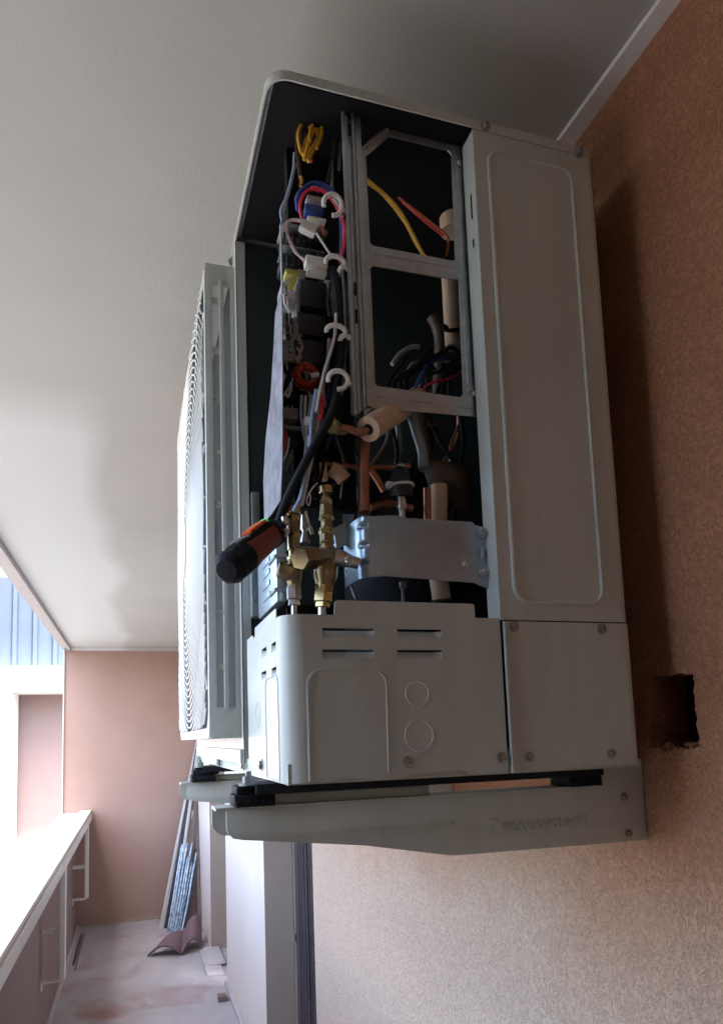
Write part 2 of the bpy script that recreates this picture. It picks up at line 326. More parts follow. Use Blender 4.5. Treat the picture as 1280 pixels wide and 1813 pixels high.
g = MB(); random.seed(5)
for i in range(26):
    yy = random.uniform(hy0, hy1); b = bmesh.new(); bmesh.ops.create_icosphere(b, subdivisions=1, radius=random.uniform(.0015, .006))
    for v in b.verts: v.co *= random.uniform(.7, 1.2)
    g.add(b, Matrix.Translation((XW+random.uniform(.006, .05), yy, hz0+random.uniform(-.003, .004))))
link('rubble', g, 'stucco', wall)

# window opening, piers
g = MB(); g.box(.10, 1.2, 2.43, 2.50, ZF, ZC); g.box(.013, .10, 2.4305, 3.75, ZF, ZC)
p1 = link('wall_pier', g, 'pier'); tag(p1, 'pale plastered pier right behind the dark window frame', 'wall pier', 'plastered piers along the balcony')
g = MB(); g.box(.0135, .14, 2.424, 2.4295, ZF+.0, ZC); link('pier_reveal', g, 'reveal', p1)  # skin on the near side, its shade put into the colour
g = MB(); g.box(-.002, .6, 4.53, YE, ZF, ZC)
p2 = link('wall_pier', g, 'pier'); tag(p2, 'far pale plastered pier in the corner beside the leaning boards', 'wall pier', 'plastered piers along the balcony')
g = MB(); g.box(-.0015, .55, 4.524, 4.5295, ZF, ZC); link('pier_reveal', g, 'reveal', p2)  # shade of the far pier's near side painted as a darker skin
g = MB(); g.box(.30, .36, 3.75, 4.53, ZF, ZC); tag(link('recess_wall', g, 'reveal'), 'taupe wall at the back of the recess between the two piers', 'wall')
wf = thing('window_frame', (.16, 2.1, ZF), 'dark brown sliding window frame between the stucco wall and the first pier', 'window')
g = MB()
for (xx, ya, yb) in ((.150, 1.75, 1.80), (.150, 2.36, 2.43), (.172, 2.28, 2.36), (.150, 1.80, 1.86)): g.box(xx, xx+.02, ya, yb, ZF+.02, ZC, .002)
g.box(.145, .20, 1.745, 2.43, ZF, ZF+.05, .002); g.box(.145, .20, 1.745, 2.43, ZC-.06, ZC)
link('frame', g, 'frame', wf)
g = MB()
for i in range(7): g.tube([(.149, 2.0+.05*i, ZF+.05), (.149, 2.0+.05*i, ZC-.06)], .004+.002*(i % 3), 6, False)
g.box(.156, .165, 1.86, 2.40, ZF+.05, ZC-.06); link('shutter_guide', g, 'frame', wf)
g = MB(); g.box(.18, .186, 1.80, 2.36, ZF+.05, ZC-.06); link('pane', g, 'glass', wf)
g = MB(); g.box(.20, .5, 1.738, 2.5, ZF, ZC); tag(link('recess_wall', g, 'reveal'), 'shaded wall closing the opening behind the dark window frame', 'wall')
g = MB(); hb = at(523, 1655, 'x', .145); g.box(.140, .146, hb.y, hb.y+.012, hb.z-.03, hb.z, .001); link('handle', g, 'nickel', wf)

# end wall
ew = thing('end_wall', (-.5, YE, ZF), 'smooth pinkish brown wall closing the far end of the balcony', 'wall')
g = MB(); g.box(-1.09, .6, YE, YE+.2, ZF-.1, ZC+.25); link('wall_face', g, 'pink_wall', ew)
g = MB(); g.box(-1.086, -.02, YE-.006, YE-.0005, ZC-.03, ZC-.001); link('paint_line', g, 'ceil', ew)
random.seed(9); top = [(-.93+i*.93/60, ZF+.026+random.uniform(-.012, .012)) for i in range(61)]
g = MB(); g.plate([(-.93, ZF+.001)]+[(0-.004, ZF+.001)]+top[::-1], [], .010, XZ(YE-.0105)); link('broken_plaster_edge', g, mat('sandy_plaster', (.44, .36, .27), .9, 0, (.30, .22, .18), 25, .5, .6, 60, .006), ew)
g = MB(); g.tube([(-1.092, YE-.012, ZC), (-1.095, YE-.012, -.60)], .007, 8, False)
tag(link('corner_strip', g, 'fascia'), 'thin grey vertical strip on the outer corner of the end wall', 'strip')
g = MB(); g.box(-1.075, -1.03, YE-.035, YE, -.60, -.54, .004); g.box(-1.05, -1.0, YE-.04, YE-.005, -.60, -.565, .004)
tag(link('wall_hook', g, 'fascia'), 'small grey metal bracket on the end wall above the parapet', 'bracket')
# unseen walls added behind the camera to dim and tint the near light
g = MB(); g.box(-1.35, 1.2, YB-.2, YB, ZF-.1, ZC+.25); tag(link('added_rear_wall', g, 'rear'), 'unseen cream wall added at the near end to bounce light', 'wall')
g = MB(); g.box(-1.30, XL-.06, YB, -.25, ZF, ZC+.25); tag(link('added_side_wall', g, 'reveal'), 'unseen taupe side wall added at the near end to block daylight', 'wall')

# parapet, coping and rail
pp = thing('parapet', (-1.0, 2, ZF), 'brown plastered parapet with a broad white coping along the open side', 'parapet')
g = MB(); g.box(-1.09, -.975, YB, YE-.001, ZF-.2, -.56); link('wall_face', g, 'parapet', pp)
g = MB(); g.box(-1.11, -.955, YB, YE-.002, -.56, -.525, .004); link('coping', g, 'coping', pp)
g = MB(); g.box(-.975, -.955, YB, YE-.02, ZF, ZF+.018, .003); link('skirting', g, 'whitetile', pp)
rl = thing('balcony_railing', (-.88, 3, ZF), 'cream painted flat railing with posts standing inside the parapet', 'railing')
g = MB(); g.box(-.955, -.868, YB, YE-.004, -.5245, -.505, .003); link('handrail', g, 'rail', rl)
g = MB(); g.box(-.888, -.862, YB, YE-.01, -.585, -.531, .003); link('lower_rail', g, 'rail', rl)
for k, (yy, dz) in enumerate(((5.10, 0), (3.22, 0), (1.35, 0))):
    g = MB(); g.box(-.887, -.860, yy-.03, yy+.03, -1.12, -.5315, .003); po = link('post', g, 'rail', rl)
    g = MB(); g.box(-.975, -.887, yy-.012, yy+.012, -.90, -.876, .002); link('wall_bracket', g, 'rail', po)
    g = MB(); g.box(-.975, -.880, yy-.012, yy+.012, -1.135, -1.1205, .002); g.box(-.975, -.967, yy-.02, yy+.02, -1.17, -1.1355, .002); link('wall_bracket', g, 'rail', po)
g = MB(); g.box(-.93, -.915, 4.55, 5.35, ZF, ZF+.004); g.box(-.905, -.90, 4.45, 5.35, ZF, ZF+.005)
tag(link('floor_drain', g, 'dkprof'), 'narrow dark drain slot in the floor beside the parapet', 'drain')

# opposite building
ob = thing('opposite_building', (-3, 9.4, -7), 'pale pink building across the way with white beam, column and blue metal cladding', 'building')
g = MB(); g.box(-6, 3, 9.6, 12, -7, 1.07); link('wall_face', g, 'opp', ob)
g = MB(); g.box(-6, 3, 9.0, 12, .742, 1.074); link('beam', g, 'beam', ob)
g = MB(); g.box(-3.2, -2.02, 9.05, 9.55, -7, .7415); link('column', g, 'beam', ob)
g = MB()
pf = []; xx = -6.0
while xx < 3:
    pf += [(xx, 9.30), (xx+.17, 9.30), (xx+.185, 9.25), (xx+.235, 9.25), (xx+.25, 9.30)]; xx += .25
g.plate(pf+[(3, 9.36), (-6, 9.36)], [], 1.23, XY(1.08)); link('cladding', g, 'metal_b', ob)
xp = at(-4, 1500, 'y', 7.6).x; zp = at(0, 1440, 'y', 7.6).z; g = MB(); g.tube([(xp, 7.6, -7), (xp, 7.6, zp)], .075, 14, False); g.lathe((xp, 7.6, zp-.02), (0, 0, 1), [(0, .055), (.0, .075), (.10, .08), (.14, .04), (.22, .03)], 16)
tag(link('downpipe', g, 'pipe'), 'grey blue vertical pipe standing outside beyond the parapet', 'pipe')

# boards leaning in the far corner
def plank(name, x0, x1, y0, y1, wdt, th, mt, label, grp, zt=.02):
    g = MB(); a = V((x0, y0, ZF)); b = V((x1, y1, zt)); 
    g.prism([a, a+V((wdt, 0, 0)), b+V((wdt, 0, 0)), b], (0, -th, 0)); g.prism([a+V((wdt*.3, -th, 0)), a+V((wdt*.5, -th, 0)), b+V((wdt*.5, -th, 0)), b+V((wdt*.3, -th, 0))], (0, -.006, 0))
    return tag(link(name, g, mt), label, 'board', grp)
G1 = 'long boards leaning in the far corner'
plank('leaning_board', -.335, -.012, 5.30, 5.56, .034, .02, 'alu', 'leftmost white edged board leaning against the end wall', G1)
plank('leaning_board', -.298, .012-.02, 5.26, 5.54, .05, .02, 'dkprof', 'black board leaning between two pale strips at the end wall', G1, .0)
plank('leaning_board', -.245, -.01, 5.24, 5.52, .024, .02, 'alu', 'thin pale strip leaning right of the black board', G1, -.05)
plank('leaning_board', -.215, -.045, 5.22, 5.50, .13, .02, 'brprof', 'wide dark brown board leaning against the pier in the corner', G1, -.3)
plank('leaning_board', -.120, -.030, 5.18, 5.46, .04, .02, 'dkprof', 'short dark board leaning closest to the pier', G1, -.55)
fb = thing('wrapped_bundle', (-.22, 5.1, ZF), 'bundle of rods in shiny blue film leaning on the boards', 'bundle')
random.seed(11)
for i in range(7):
    g = MB(); a = V((-.275+.018*i, 5.12+.01*(i % 3), ZF)); b = V((-.145+.021*i, 5.36+.01*(i % 2), -.80+random.uniform(-.05, .03)))
    g.tube([a, (a*2+b)/3+V((random.uniform(-.006, .006), -.01, 0)), (a+b*2)/3, b], .0082, 8); link('wrapped_rod', g, 'film', fb)
g = MB()
for i in range(3): g.tube([V((-.08+.012*i, 5.36, -.83)), V((-.055+.010*i, 5.42, -.55))], .0035, 6, False)
link('rod_tip', g, 'alu', fb)
# clay roof tile on the floor
g = MB(); n1, n2 = 12, 30; rows = []
for i in range(n1+1):
    t = i/n1; row = []
    for j in range(n2+1):
        u = j/n2; zz = .075*math.sin(math.pi*min(1, u/.62))**.9 if u < .62 else .085*math.sin(math.pi*(u-.62)/.38)**.7
        x_ = -.44+.38*u+.03*t*(1-u)+.02*t; y_ = 4.44+.16*abs(u-.45)**1.5*(1-t)*2+(.16+.26*u)*t
        row.append(V((x_, y_, ZF+.012+zz*(1-.25*t)+(.01+.12*u**1.3)*t)))
    rows.append(row)
top_ = [[g.bm.verts.new(p) for p in r] for r in rows]; bot_ = [[g.bm.verts.new(p+V((0, .004, -.014))) for p in r] for r in rows]
for i in range(n1):
    for j in range(n2):
        g.bm.faces.new((top_[i][j], top_[i][j+1], top_[i+1][j+1], top_[i+1][j])); g.bm.faces.new((bot_[i][j], bot_[i+1][j], bot_[i+1][j+1], bot_[i][j+1]))
    for j in (0, n2): g.bm.faces.new((top_[i][j], top_[i+1][j], bot_[i+1][j], bot_[i][j]))
for j in range(n2):
    for i in (0, n1): g.bm.faces.new((top_[i][j], bot_[i][j], bot_[i][j+1], top_[i][j+1]))
tag(link('roof_tile', g, 'tile'), 'purple brown wavy clay roof tile lying on the dusty floor', 'roof tile')
# white skirting pieces stacked at the recess
G2 = 'white skirting pieces on the floor by the piers'
for (x0, x1, y0, y1, z0, z1, lb) in ((-.085, .02, 3.95, 4.50, ZF, ZF+.014, 'flat white marble piece lying lowest by the recess between the piers'),
                                     (-.065, .05, 4.12, 4.50, ZF+.0145, ZF+.028, 'white marble piece resting on top of the longer one')):
    g = MB(); g.box(x0, x1, y0, y1, z0, z1, .003); tag(link('marble_piece', g, 'whitetile'), lb, 'marble piece', G2)
g = MB(); g.box(-.070, -.020, 3.50, 3.56, ZF, ZF+.03, .002); tag(link('small_block', g, 'brprof'), 'small dark brown block on the floor against the first pier', 'block')
g = MB(); g.box(-.004, .012, 2.44, 3.75, ZF, ZF+.035, .002); tag(link('skirting', g, 'whitetile'), 'white skirting along the foot of the first pier', 'skirting')

# ================================================================= WALL BRACKETS
G3 = 'ivory steel arms carrying the air conditioner'
br = thing('wall_bracket', (XW, .07, -.03), 'near ivory steel bracket arm with embossed lettering under the air conditioner', 'bracket', G3)
prof = [(-.4455, -.028), (-.4455, -.046), (-.4435, -.051), (-.439, -.0555), (-.43, -.0575), (-.30, -.073), (-.20, -.0915), (.0, -.0935), (.058, -.0935), (.058, .004), (.0, .004), (.0, -.028)]
g = MB(); g.plate(prof, [circ(-.199, -.0555, .0025, 12)], .003, XZ(.07), .0004)
g.prism([(-.456, .07, -.0280), (-.456, .108, -.0280), (.0, .108, -.0280), (.0, .07, -.0280)], (0, 0, .003))
g.plate([(-.456, -.028), (-.456, -.046), (-.448, -.056), (-.30, -.07), (-.2, -.088), (.058, -.09), (.058, -.028)], [], .003, XZ(.105))
link('arm', g, 'paint', br)
g = MB(); g.box(.0005, .0025, .0735, .104, -.025, .012, .0004); g.box(-.0, .05, .100, .104, -.024, .020, .0004); link('wall_plate', g, 'paint', br)
for p in ((1105, 1411), (1113, 1476)): screw(br, A(*p, .0698), r=.0046)
cu = bpy.data.curves.new('t', 'FONT'); cu.body = 'Tecnosystemi'; cu.size = .0225; cu.extrude = .0016; cu.offset = -.0003; cu.space_character = 1.03
to = bpy.data.objects.new('t', cu); sc.collection.objects.link(to); me = bpy.data.meshes.new_from_object(to.evaluated_get(bpy.context.evaluated_depsgraph_get()))
bpy.data.objects.remove(to); b = bmesh.new(); b.from_mesh(me)
g = MB(); g.add(b, Matrix.Translation((-.1525, .0700, -.0705)) @ Matrix.Rotation(math.radians(90), 4, 'X')); link('embossed_lettering', g, 'paint_d', br)
g = MB(); g.box(-.397, -.2215, .076, .100, -.0248, -.0145, .0005); link('spacer_strip', g, 'paint_d', br)
def pad(x0, x1, parent):
    g = MB(); g.box(x0, x1, .060, .100, -.0245, -.0125, .002)
    n = 5
    for i in range(n):
        cx = x0+(x1-x0)*(i+.5)/n; g.box(cx-.0028, cx+.0028, .058, .102, -.0275 if False else -.0246, -.0185, .001)
    g.box(x0+.002, x1+.006, .062, .098, -.0124, -.004, .003); return link('rubber_pad', g, 'rubber', parent)
pad(-.4385, -.397, br); pad(-.052, -.008, br)
def dup(root, loc, label):
    r = root.copy(); sc.collection.objects.link(r); r.location = loc; r['label'] = label
    for ch in root.children:
        c = ch.copy(); sc.collection.objects.link(c); c.parent = r
        for q in ch.children: d = q.copy(); sc.collection.objects.link(d); d.parent = c
    return r
dup(br, (XW, .595, -.034), 'far ivory steel bracket arm whose tip shows left below the fan housing')

# ================================================================= OUTDOOR UNIT
H = .7274; XS = -.165
U = thing('outdoor_unit', (-.2, .45, 0), 'ivory air conditioner outdoor unit with its corner service panel removed, wiring and valves exposed', 'air conditioner')
LEN = .90
# lid
g = MB()
lo = rr(-.4005, .004, -.002, LEN, .022, 6, (1, 1, 0, 0)); li = rr(-.3985, .002, .000, LEN-.002, .020, 6, (1, 1, 0, 0))
g.plate(lo, [li], .0090, XY(H+.0005)); g.plate(lo, [], .0016, XY(H+.0097), .0004)
top = link('top_panel', g, 'paint', U)
for p in ((860, 222), (1025, 267)): screw(top, A(*p, -.0022), r=.0055)
g = MB(); g.box(-.392, -.004, .006, .2435, H+.0045, H+.0085); link('shade_lining', g, 'dark', U)  # dark sheet under the lid, added to deepen the shade inside
g = MB(); g.box(-.0045, -.0015, .03, .2435, .02, H-.001); g.box(-.16, -.0046, .002, .005, .02, H-.004); link('shade_lining', g, 'dark', U)  # more dark sheets standing in for shade on the inner panels
screw(top, at(409, 463, 'x', -.4012), (-1, 0, 0), r=.0055)
# upper side panel
g = MB()
g.plate([(XS, .1592), (-.012, .1592), (-.012, H), (XS, H)], [], .0012, XZ(0))
for (z0, z1) in ((.1592, H), (.001, .1576)):                # rounded rear corner and back run
    pass
def corner(mb, x0, y0, r, z0, z1, quad, t=.0012):
    n = 8; a0 = {'r': -90, 'l': 180}[quad]; ring = []
    for rad in (r, r-t):
        ring.append([(x0+rad*math.cos(math.radians(a0+90*i/n)), y0+rad*math.sin(math.radians(a0+90*i/n))) for i in range(n+1)])
    poly = ring[0]+ring[1][::-1]
    mb.prism([(a, b, z0) for a, b in poly], (0, 0, z1-z0))
corner(g, -.012, .012, .012, .1592, H, 'r'); g.box(-.0012, 0, .012, LEN, .1592, H)
g.box(XS, XS+.0012, .0013, .026, .1592, H-.001)              # inward return flange
sp = link('side_panel', g, 'paint', U)
g = MB(); bead(g, rr(-.1465, -.036, .1795, .7055, .016), XZ(-.0000), .0024); link('pressed_bead', g, 'paint', sp)
for (za, zb) in ((.625, .655), (.59, .60)): 
    g = MB(); g.box(XS-.0004, XS+.001, .010, .013, za, zb); link('slot', g, 'dark', sp)
# lower side panel
g = MB()
g.plate([(XS+.002, -.0005), (-.012, -.0005+.003), (-.012, .1576), (XS+.002, .1576)], [], .0014, XZ(-.0012))
corner(g, -.012, .0108, .012, .002, .1576, 'r'); g.box(-.0012, 0, .0109, LEN, .002, .1576)
g.box(XS+.0015, XS+.0035, -.0045, -.0013, .000, .1570, .0005)
ls = link('lower_side_panel', g, 'paint', U)
for p in ((937, 1340), (1083, 1335), (910, 1110), (1066, 1113)): screw(ls, A(*p, -.0014), r=.0050)
# valve cover: L-shaped sheet with louvres and knock-outs
ZT = .1605
g = MB(); holes = []
slots = [(-.360, -.309, .1475), (-.2825, -.236, .1475), (-.3605, -.310, .1265), (-.2835, -.2365, .1265)]
for (a, b, z) in slots: holes.append([(a, z-.0093), (b, z-.0093), (b+.0022, z-.003), (b+.0025, z), (a, z)])
out = [(-.38, 0.0), (-.352, .0005), (-.349, .003), (-.330, .003), (-.327, .0005), (-.285, .0005), (-.282, .0035), (-.215, .0045), (-.211, .0), (XS-.0015, .0), (XS-.0015, ZT), (-.195, ZT), (-.195, .1735), (-.197, .1752), (-.344, .1752), (-.3465, .173), (-.3475, ZT+.001), (-.349, ZT), (-.38, ZT)]
g.plate(out, holes, .0012, XZ(-.0004))
corner(g, -.38, .0196, .02, .0, ZT, 'l')
sy = [(.012+.0, .0)]
lslots = [(.028, .050, .1385), (.078, .105, .1400), (.028, .052, .1135), (.082, .110, .1150)]
g.plate([(.0196, 0), (.150, 0), (.150, .012), (.205, .012), (.205, ZT+.004), (.165, ZT+.004), (.160, ZT), (.0196, ZT)], [[(a, z-.010), (b, z-.010), (b, z), (a, z)] for a, b, z in lslots], .0012, YZ(-.4))
vc = link('valve_cover', g, 'paint', U)
def louvre(a, b, z, hh, fmap):                               # sheet pressed inwards below the slot
    g = MB(); n = 14; rows = []
    for j in range(6):
        t = j/5; row = []
        for i in range(n+1):
            s_ = i/n; e = min(1, s_*10, (1-s_)*6); e = math.sin(e*math.pi/2)
            row.append(g.bm.verts.new(fmap(a-.0004+(b+.0028-a)*s_, (.0002+.0062*t**1.3*e), z-hh-.0003+(hh-.0014)*t)))
        rows.append(row)
    for r0, r1 in zip(rows, rows[1:]):
        for i in range(n): g.bm.faces.new((r0[i], r0[i+1], r1[i+1], r1[i]))
    link('louvre', g, 'paint', vc)
for (a, b, z) in slots: louvre(a, b, z, .0093, lambda u, w, z_: V((u, w, z_)))
for (a, b, z) in lslots: louvre(a, b-.0028, z, .010, lambda u, w, z_: V((-.4+w, u, z_)))
g = MB()
arch = [(-.3765, .004), (-.3765, .090)]+[(-.3595+.017*math.cos(a), .090+.017*math.sin(a)) for a in [math.pi*(1-i/12) for i in range(6, 6)]]
arch = [(-.3762, .002), (-.3762, .092)]+[(-.3612-.015*math.cos(math.pi/2*i/6), .092+.015*math.sin(math.pi/2*i/6)) for i in range(7)]+[(-.3110+.015*math.sin(math.pi/2*i/6), .092+.015*math.cos(math.pi/2*i/6)) for i in range(7)]+[(-.2965, .06), (-.2972, .006)]
bead(g, arch, XZ(-.0004), .0014, False)
bead(g, circ(-.2635, .0828, .0122, 28), XZ(-.0003), .0011); bead(g, circ(-.2635, .0410, .0150, 28), XZ(-.0003), .0011)
arl = [(.022, .002), (.022, .095)]+[(.034-.012*math.cos(math.pi/2*i/6), .095+.010*math.sin(math.pi/2*i/6)) for i in range(7)]+[(.075+.012*math.sin(math.pi/2*i/6), .095+.010*math.cos(math.pi/2*i/6)) for i in range(7)]+[(.087, .002)]
bead(g, arl, YZ(-.4), .0009, False); bead(g, circ(.135, .07, .014, 20), YZ(-.4), .0007)
link('knock_out_outline', g, 'paint', vc)
for p in ((723, 1350), (889, 1342)): screw(vc, A(*p, -.0006), r=.0052)
screw(vc, at(463, 1355, 'x', -.4004), (-1, 0, 0), r=.006)
# raised flange on the left face of the cover
g = MB(); g.box(-.398, -.3965, .035, .16, ZT-.003, ZT+.012, .0004); link('side_tab', g, 'paint', vc)
# base pan and mounting feet
g = MB(); g.box(-.396, -.002, .004, LEN, -.0015, .018); link('base_pan', g, 'paint_d', U)
for yy in (.050, .58):
    g = MB(); g.box(-.418, -.012, yy, yy+.052, -.0122, -.0018, .0015); g.box(-.432, -.404, yy+.012, yy+.045, -.0105, -.0035, .0015)
    ft = link('mounting_foot', g, 'rubber', U)
    g = MB(); c = V((-.423, yy+.018, -.0035)); g.lathe(c, (0, 0, 1), [(0, .0085), (.002, .0085), (.0021, .006), (.009, .006), (.009, .0032), (.014, .003)], 6); g.lathe(c+V((0, 0, -.0002)), (0, 0, 1), [(0, .0098), (.0018, .0098)], 20)
    link('bolt', g, 'galv_d', ft)
# rear coil side, back and far end
g = MB(); g.box(-.3985, -.002, LEN-.003, LEN, .0, H); link('far_end_panel', g, 'paint', U)
# partition between fan and compressor sides
g = MB(); g.box(-.386, -.002, .246, .2475, .018, H-.001); pt = link('partition', g, 'slate', U)
# front panel: flat sheet with inward flange, fan housing proud of it
YA = .2445; YB1 = .262; YB2 = .822
g = MB(); g.plate([(YA, 0.012), (LEN, 0.012), (LEN, H-.0005), (YA, H-.0005)], [rr(YB1+.006, YB2-.006, .052, .70-.006, .02)], .0012, YZ(-.4)); g.box(-.4, -.3875, YA, YA+.0012, .012, H-.0008)
fp = link('front_panel', g, 'paint', U)
for (za, zb) in ((.285, .305), (.262, .280), (.235, .256)):
    g = MB(); g.box(-.3895, -.3868, YA-.0006, YA+.0004, za, zb); link('slot', g, 'dark', fp)
for p in ((352, 1345), (388, 1350)): screw(fp, at(*p, 'x', -.4002), (-1, 0, 0), r=.006, mt='galv_d')
screw(fp, at(430, 1355, 'x', -.4002), (-1, 0, 0), r=.006, mt='nickel')
g = MB(); g.box(-.404, -.4003, YA+.006, LEN-.01, .012, .030, .001); link('lower_lip', g, 'paint', fp)
# fan housing: frame box with slotted near cheek
X0 = -.4400; Z0, Z1 = .0450, .7000
g = MB()
zs0, zs1 = .085, .668
def cheek(y):
    g.plate([(X0+.0005, Z0), (-.4005, Z0), (-.4005, Z1), (X0+.0005, Z1)], [[(-.4310, zs0), (-.4215, zs0), (-.4215, zs1), (-.4310, zs1)], [(-.4150, zs0), (-.4060, zs0), (-.4060, zs1), (-.4150, zs1)]], .0016, XZ(y), .0003)
cheek(YB1); cheek(YB2-.0016)
g.box(X0+.001, -.4005, YB1+.0017, YB2-.0017, Z1-.002, Z1); g.box(X0+.001, -.4005, YB1+.0017, YB2-.0017, Z0, Z0+.002)
nseg = 48; cyc, czc, RB = (YB1+YB2)/2, (Z0+Z1)/2, .272
g.plate(rr(YB1, YB2, Z0, Z1, .018, 6), [rr(YB1+.014, YB2-.014, Z0+.014, Z1-.014, .03, 6)], .0025, YZ(X0-.001), .0006)
fh = link('fan_housing', g, 'paint', U)
g = MB(); g.box(-.4212, -.4152, YB1-.003, YB1+.001, zs0-.003, zs1+.008, .001); link('cheek_bar', g, 'paint', fh)
g = MB()
for i in range(8):
    zz = zs0+.05+i*.073; g = MB(); g.box(-.4309, -.4216, YB1+.002, YB1+.010, zz, zz+.006); link('cheek_bridge', g, 'paint_d', fh)
# bell-mouth plate with round hole, fan behind
g = MB(); g.plate([(YB1+.007, .053), (YB2-.007, .053), (YB2-.007, .693), (YB1+.007, .693)], [circ(cyc, czc, .255, 64)], .0012, YZ(-.4035)); g.lathe((-.4035, cyc, czc), (1, 0, 0), [(0, .2553), (.06, .2553)], 64)
bm_ = g.bm; bmesh.ops.delete(bm_, geom=[f for f in bm_.faces if len(f.verts) > 40 and abs(f.normal.x) > .9 and f.calc_area() > .15 and abs(f.calc_center_median().y-cyc) < .01 and len(f.verts) == 64], context='FACES_ONLY')
link('bell_mouth', g, mat('shaded_plate', (.05, .05, .047), .95, 0, (.08, .08, .075), 9, .5, spec=.1), fh, recalc=False)  # casing paint darkened, the plate's dimness put into its colour
fanb = MB(); fanb.lathe((-.385, cyc, czc), (1, 0, 0), [(0, .03), (.004, .055), (.06, .06)], 28)
for k in range(3):
    a0 = 2*math.pi*k/3; rows = []
    for i in range(9):
        r = .055+(.24-.055)*i/8; row = []
        for j in range(7):
            a = a0+(j/6-.5)*(1.35+.3*i/8)+.4*i/8; row.append(fanb.bm.verts.new((-.375+.05*(j/6), cyc+r*math.cos(a), czc+r*math.sin(a))))
        rows.append(row)
    for i in range(8):
        for j in range(6): fanb.bm.faces.new((rows[i][j], rows[i][j+1], rows[i+1][j+1], rows[i+1][j]))
link('fan', fanb, 'fan', U)
# wire guard: rings clipped to the housing, radial stays, centre disc
g = MB(); XG = X0-.004; ya, yb, za, zb = YB1+.012, YB2-.012, Z0+.012, Z1-.012
k = 0; r = .035
while r < .40:
    run = []; N = 160; pts = [(cyc+r*math.cos(2*math.pi*i/N), czc+r*math.sin(2*math.pi*i/N)) for i in range(N+1)]
    xo = XG-.006*max(0, 1-(r/.28)**2) if r < .28 else XG
    for (a, b) in pts+[(99, 99)]:
        if ya <= a <= yb and za <= b <= zb: run.append(V((xo, a, b)))
        else:
            if len(run) > 2: g.tube(run, .0013, 5, False)
            run = []
    r += .0105; k += 1
for i in range(24):
    a = 2*math.pi*i/24; pts = []
    for j in range(30):
        rr_ = .035+j*.0125; y_, z_ = cyc+rr_*math.cos(a), czc+rr_*math.sin(a)
        if ya <= y_ <= yb and za <= z_ <= zb: pts.append(V((XG+.003-(.006*max(0, 1-(rr_/.28)**2)), y_, z_)))
    if len(pts) > 2: g.tube(pts, .0016, 5, False)
gd = link('fan_guard', g, 'plastic_w', U)
g = MB(); g.lathe((XG-.005, cyc, czc), (-1, 0, 0), [(0, .052), (.004, .052), (.007, .047), (.008, .03)], 36); link('centre_disc', g, 'plastic_w', gd)

# ---------------------------------------------------------------- steel window frame of the electrical side
def loop(pix, y): return [(A(*p, y).x, A(*p, y).z) for p in pix]
YF = .030
g = MB()
o_ = loop([(636, 262), (690, 214), (826, 246), (838, 300), (851, 738), (660, 722), (645, 735)], YF)
w1 = loop([(648, 276), (690, 240), (793, 265), (799, 273), (806, 458), (802, 461), (660, 434), (655, 428)], YF)
w2 = loop([(656, 474), (661, 470), (778, 490), (812, 494), (820, 697), (815, 703), (668, 683), (664, 677)], YF)
g.plate(o_, [w1, w2], .0014, XZ(YF), .0003)
fr = link('window_bracket', g, 'galv', U)
g = MB()
for q in ([(640, 262), (690, 224), (806, 252)], [(806, 262), (820, 470)], [(818, 490), (829, 682)], [(664, 448), (812, 474)], [(668, 700), (835, 722)], [(650, 262), (686, 232)]):
    g.tube([A(*p, YF-.0004) for p in q], .0012, 6, False)
link('pressed_rib', g, 'galv', fr)
for p in ((812, 288), (832, 690), (840, 697)): screw(fr, A(*p, YF-.001), r=.004, mt='galv')
# ribbed upright rail
g = MB(); YR = .024
lt = [(606, 190), (612, 330), (619, 470), (624, 600), (627, 728)]
for (dx, wd, pr) in ((0, 6, .002), (9, 5, -.001), (17, 4, .003), (24, 12, .0)):
    a = [A(612+dx-8, 182+dx*.9, YR), A(640+dx-8+2-8, 735-dx*.7, YR)]; wdm = wd*.00054
    g.prism([(a[0].x, YR-pr, a[0].z), (a[0].x+wdm, YR-pr, a[0].z), (a[1].x+wdm, YR-pr, a[1].z), (a[1].x, YR-pr, a[1].z)], (0, .004, 0))
g.prism([A(606, 182, YR+.004), A(634, 205, YR+.004), A(655, 720, YR+.004), A(622, 734, YR+.004)], (0, .0015, 0))
rl_ = link('upright_rail', g, 'galv', U)
for (a, b) in (((618, 218), (621, 240)), ((628, 500), (630, 522)), ((630, 548), (632, 572))):
    g = MB(); p, q = A(*a, YR-.0035), A(*b, YR-.0035); g.box(p.x-.001, p.x+.0016, YR-.0042, YR-.003, q.z, p.z); link('slot', g, 'dark', rl_)
# ---------------------------------------------------------------- circuit box
YP = .085
g = MB(); p, q = A(500, 170, YP), A(632, 905, YP); g.box(p.x+.003, q.x, YP, YP+.012, q.z, p.z); cb = link('circuit_box', g, 'dark', U)
g = MB(); a, b = A(497, 395, .03), A(497, 520, .03); g.box(a.x-.0006, a.x+.0006, .028, .034, b.z, a.z); a, b = A(519, 310, .05), A(497, 395, .05); g.prism([a, a+V((.0012, 0, 0)), b+V((.0012, 0, 0)), b], (0, .006, 0)); link('box_edge', g, 'galv_d', cb)
poly = [(499, 520), (493, 530), (487, 555), (484, 620), (479, 700), (470, 780), (466, 850), (468, 925), (482, 908), (497, 885), (500, 800), (500, 650)]
g = MB(); g.plate([(at(*p, 'x', -.388).y, at(*p, 'x', -.388).z) for p in poly], [circ(.075, .385, .0016, 8), circ(.10, .36, .0014, 8), circ(.06, .33, .0012, 8)], .001, YZ(-.388)); link('insulating_sheet', g, 'lilac', cb)
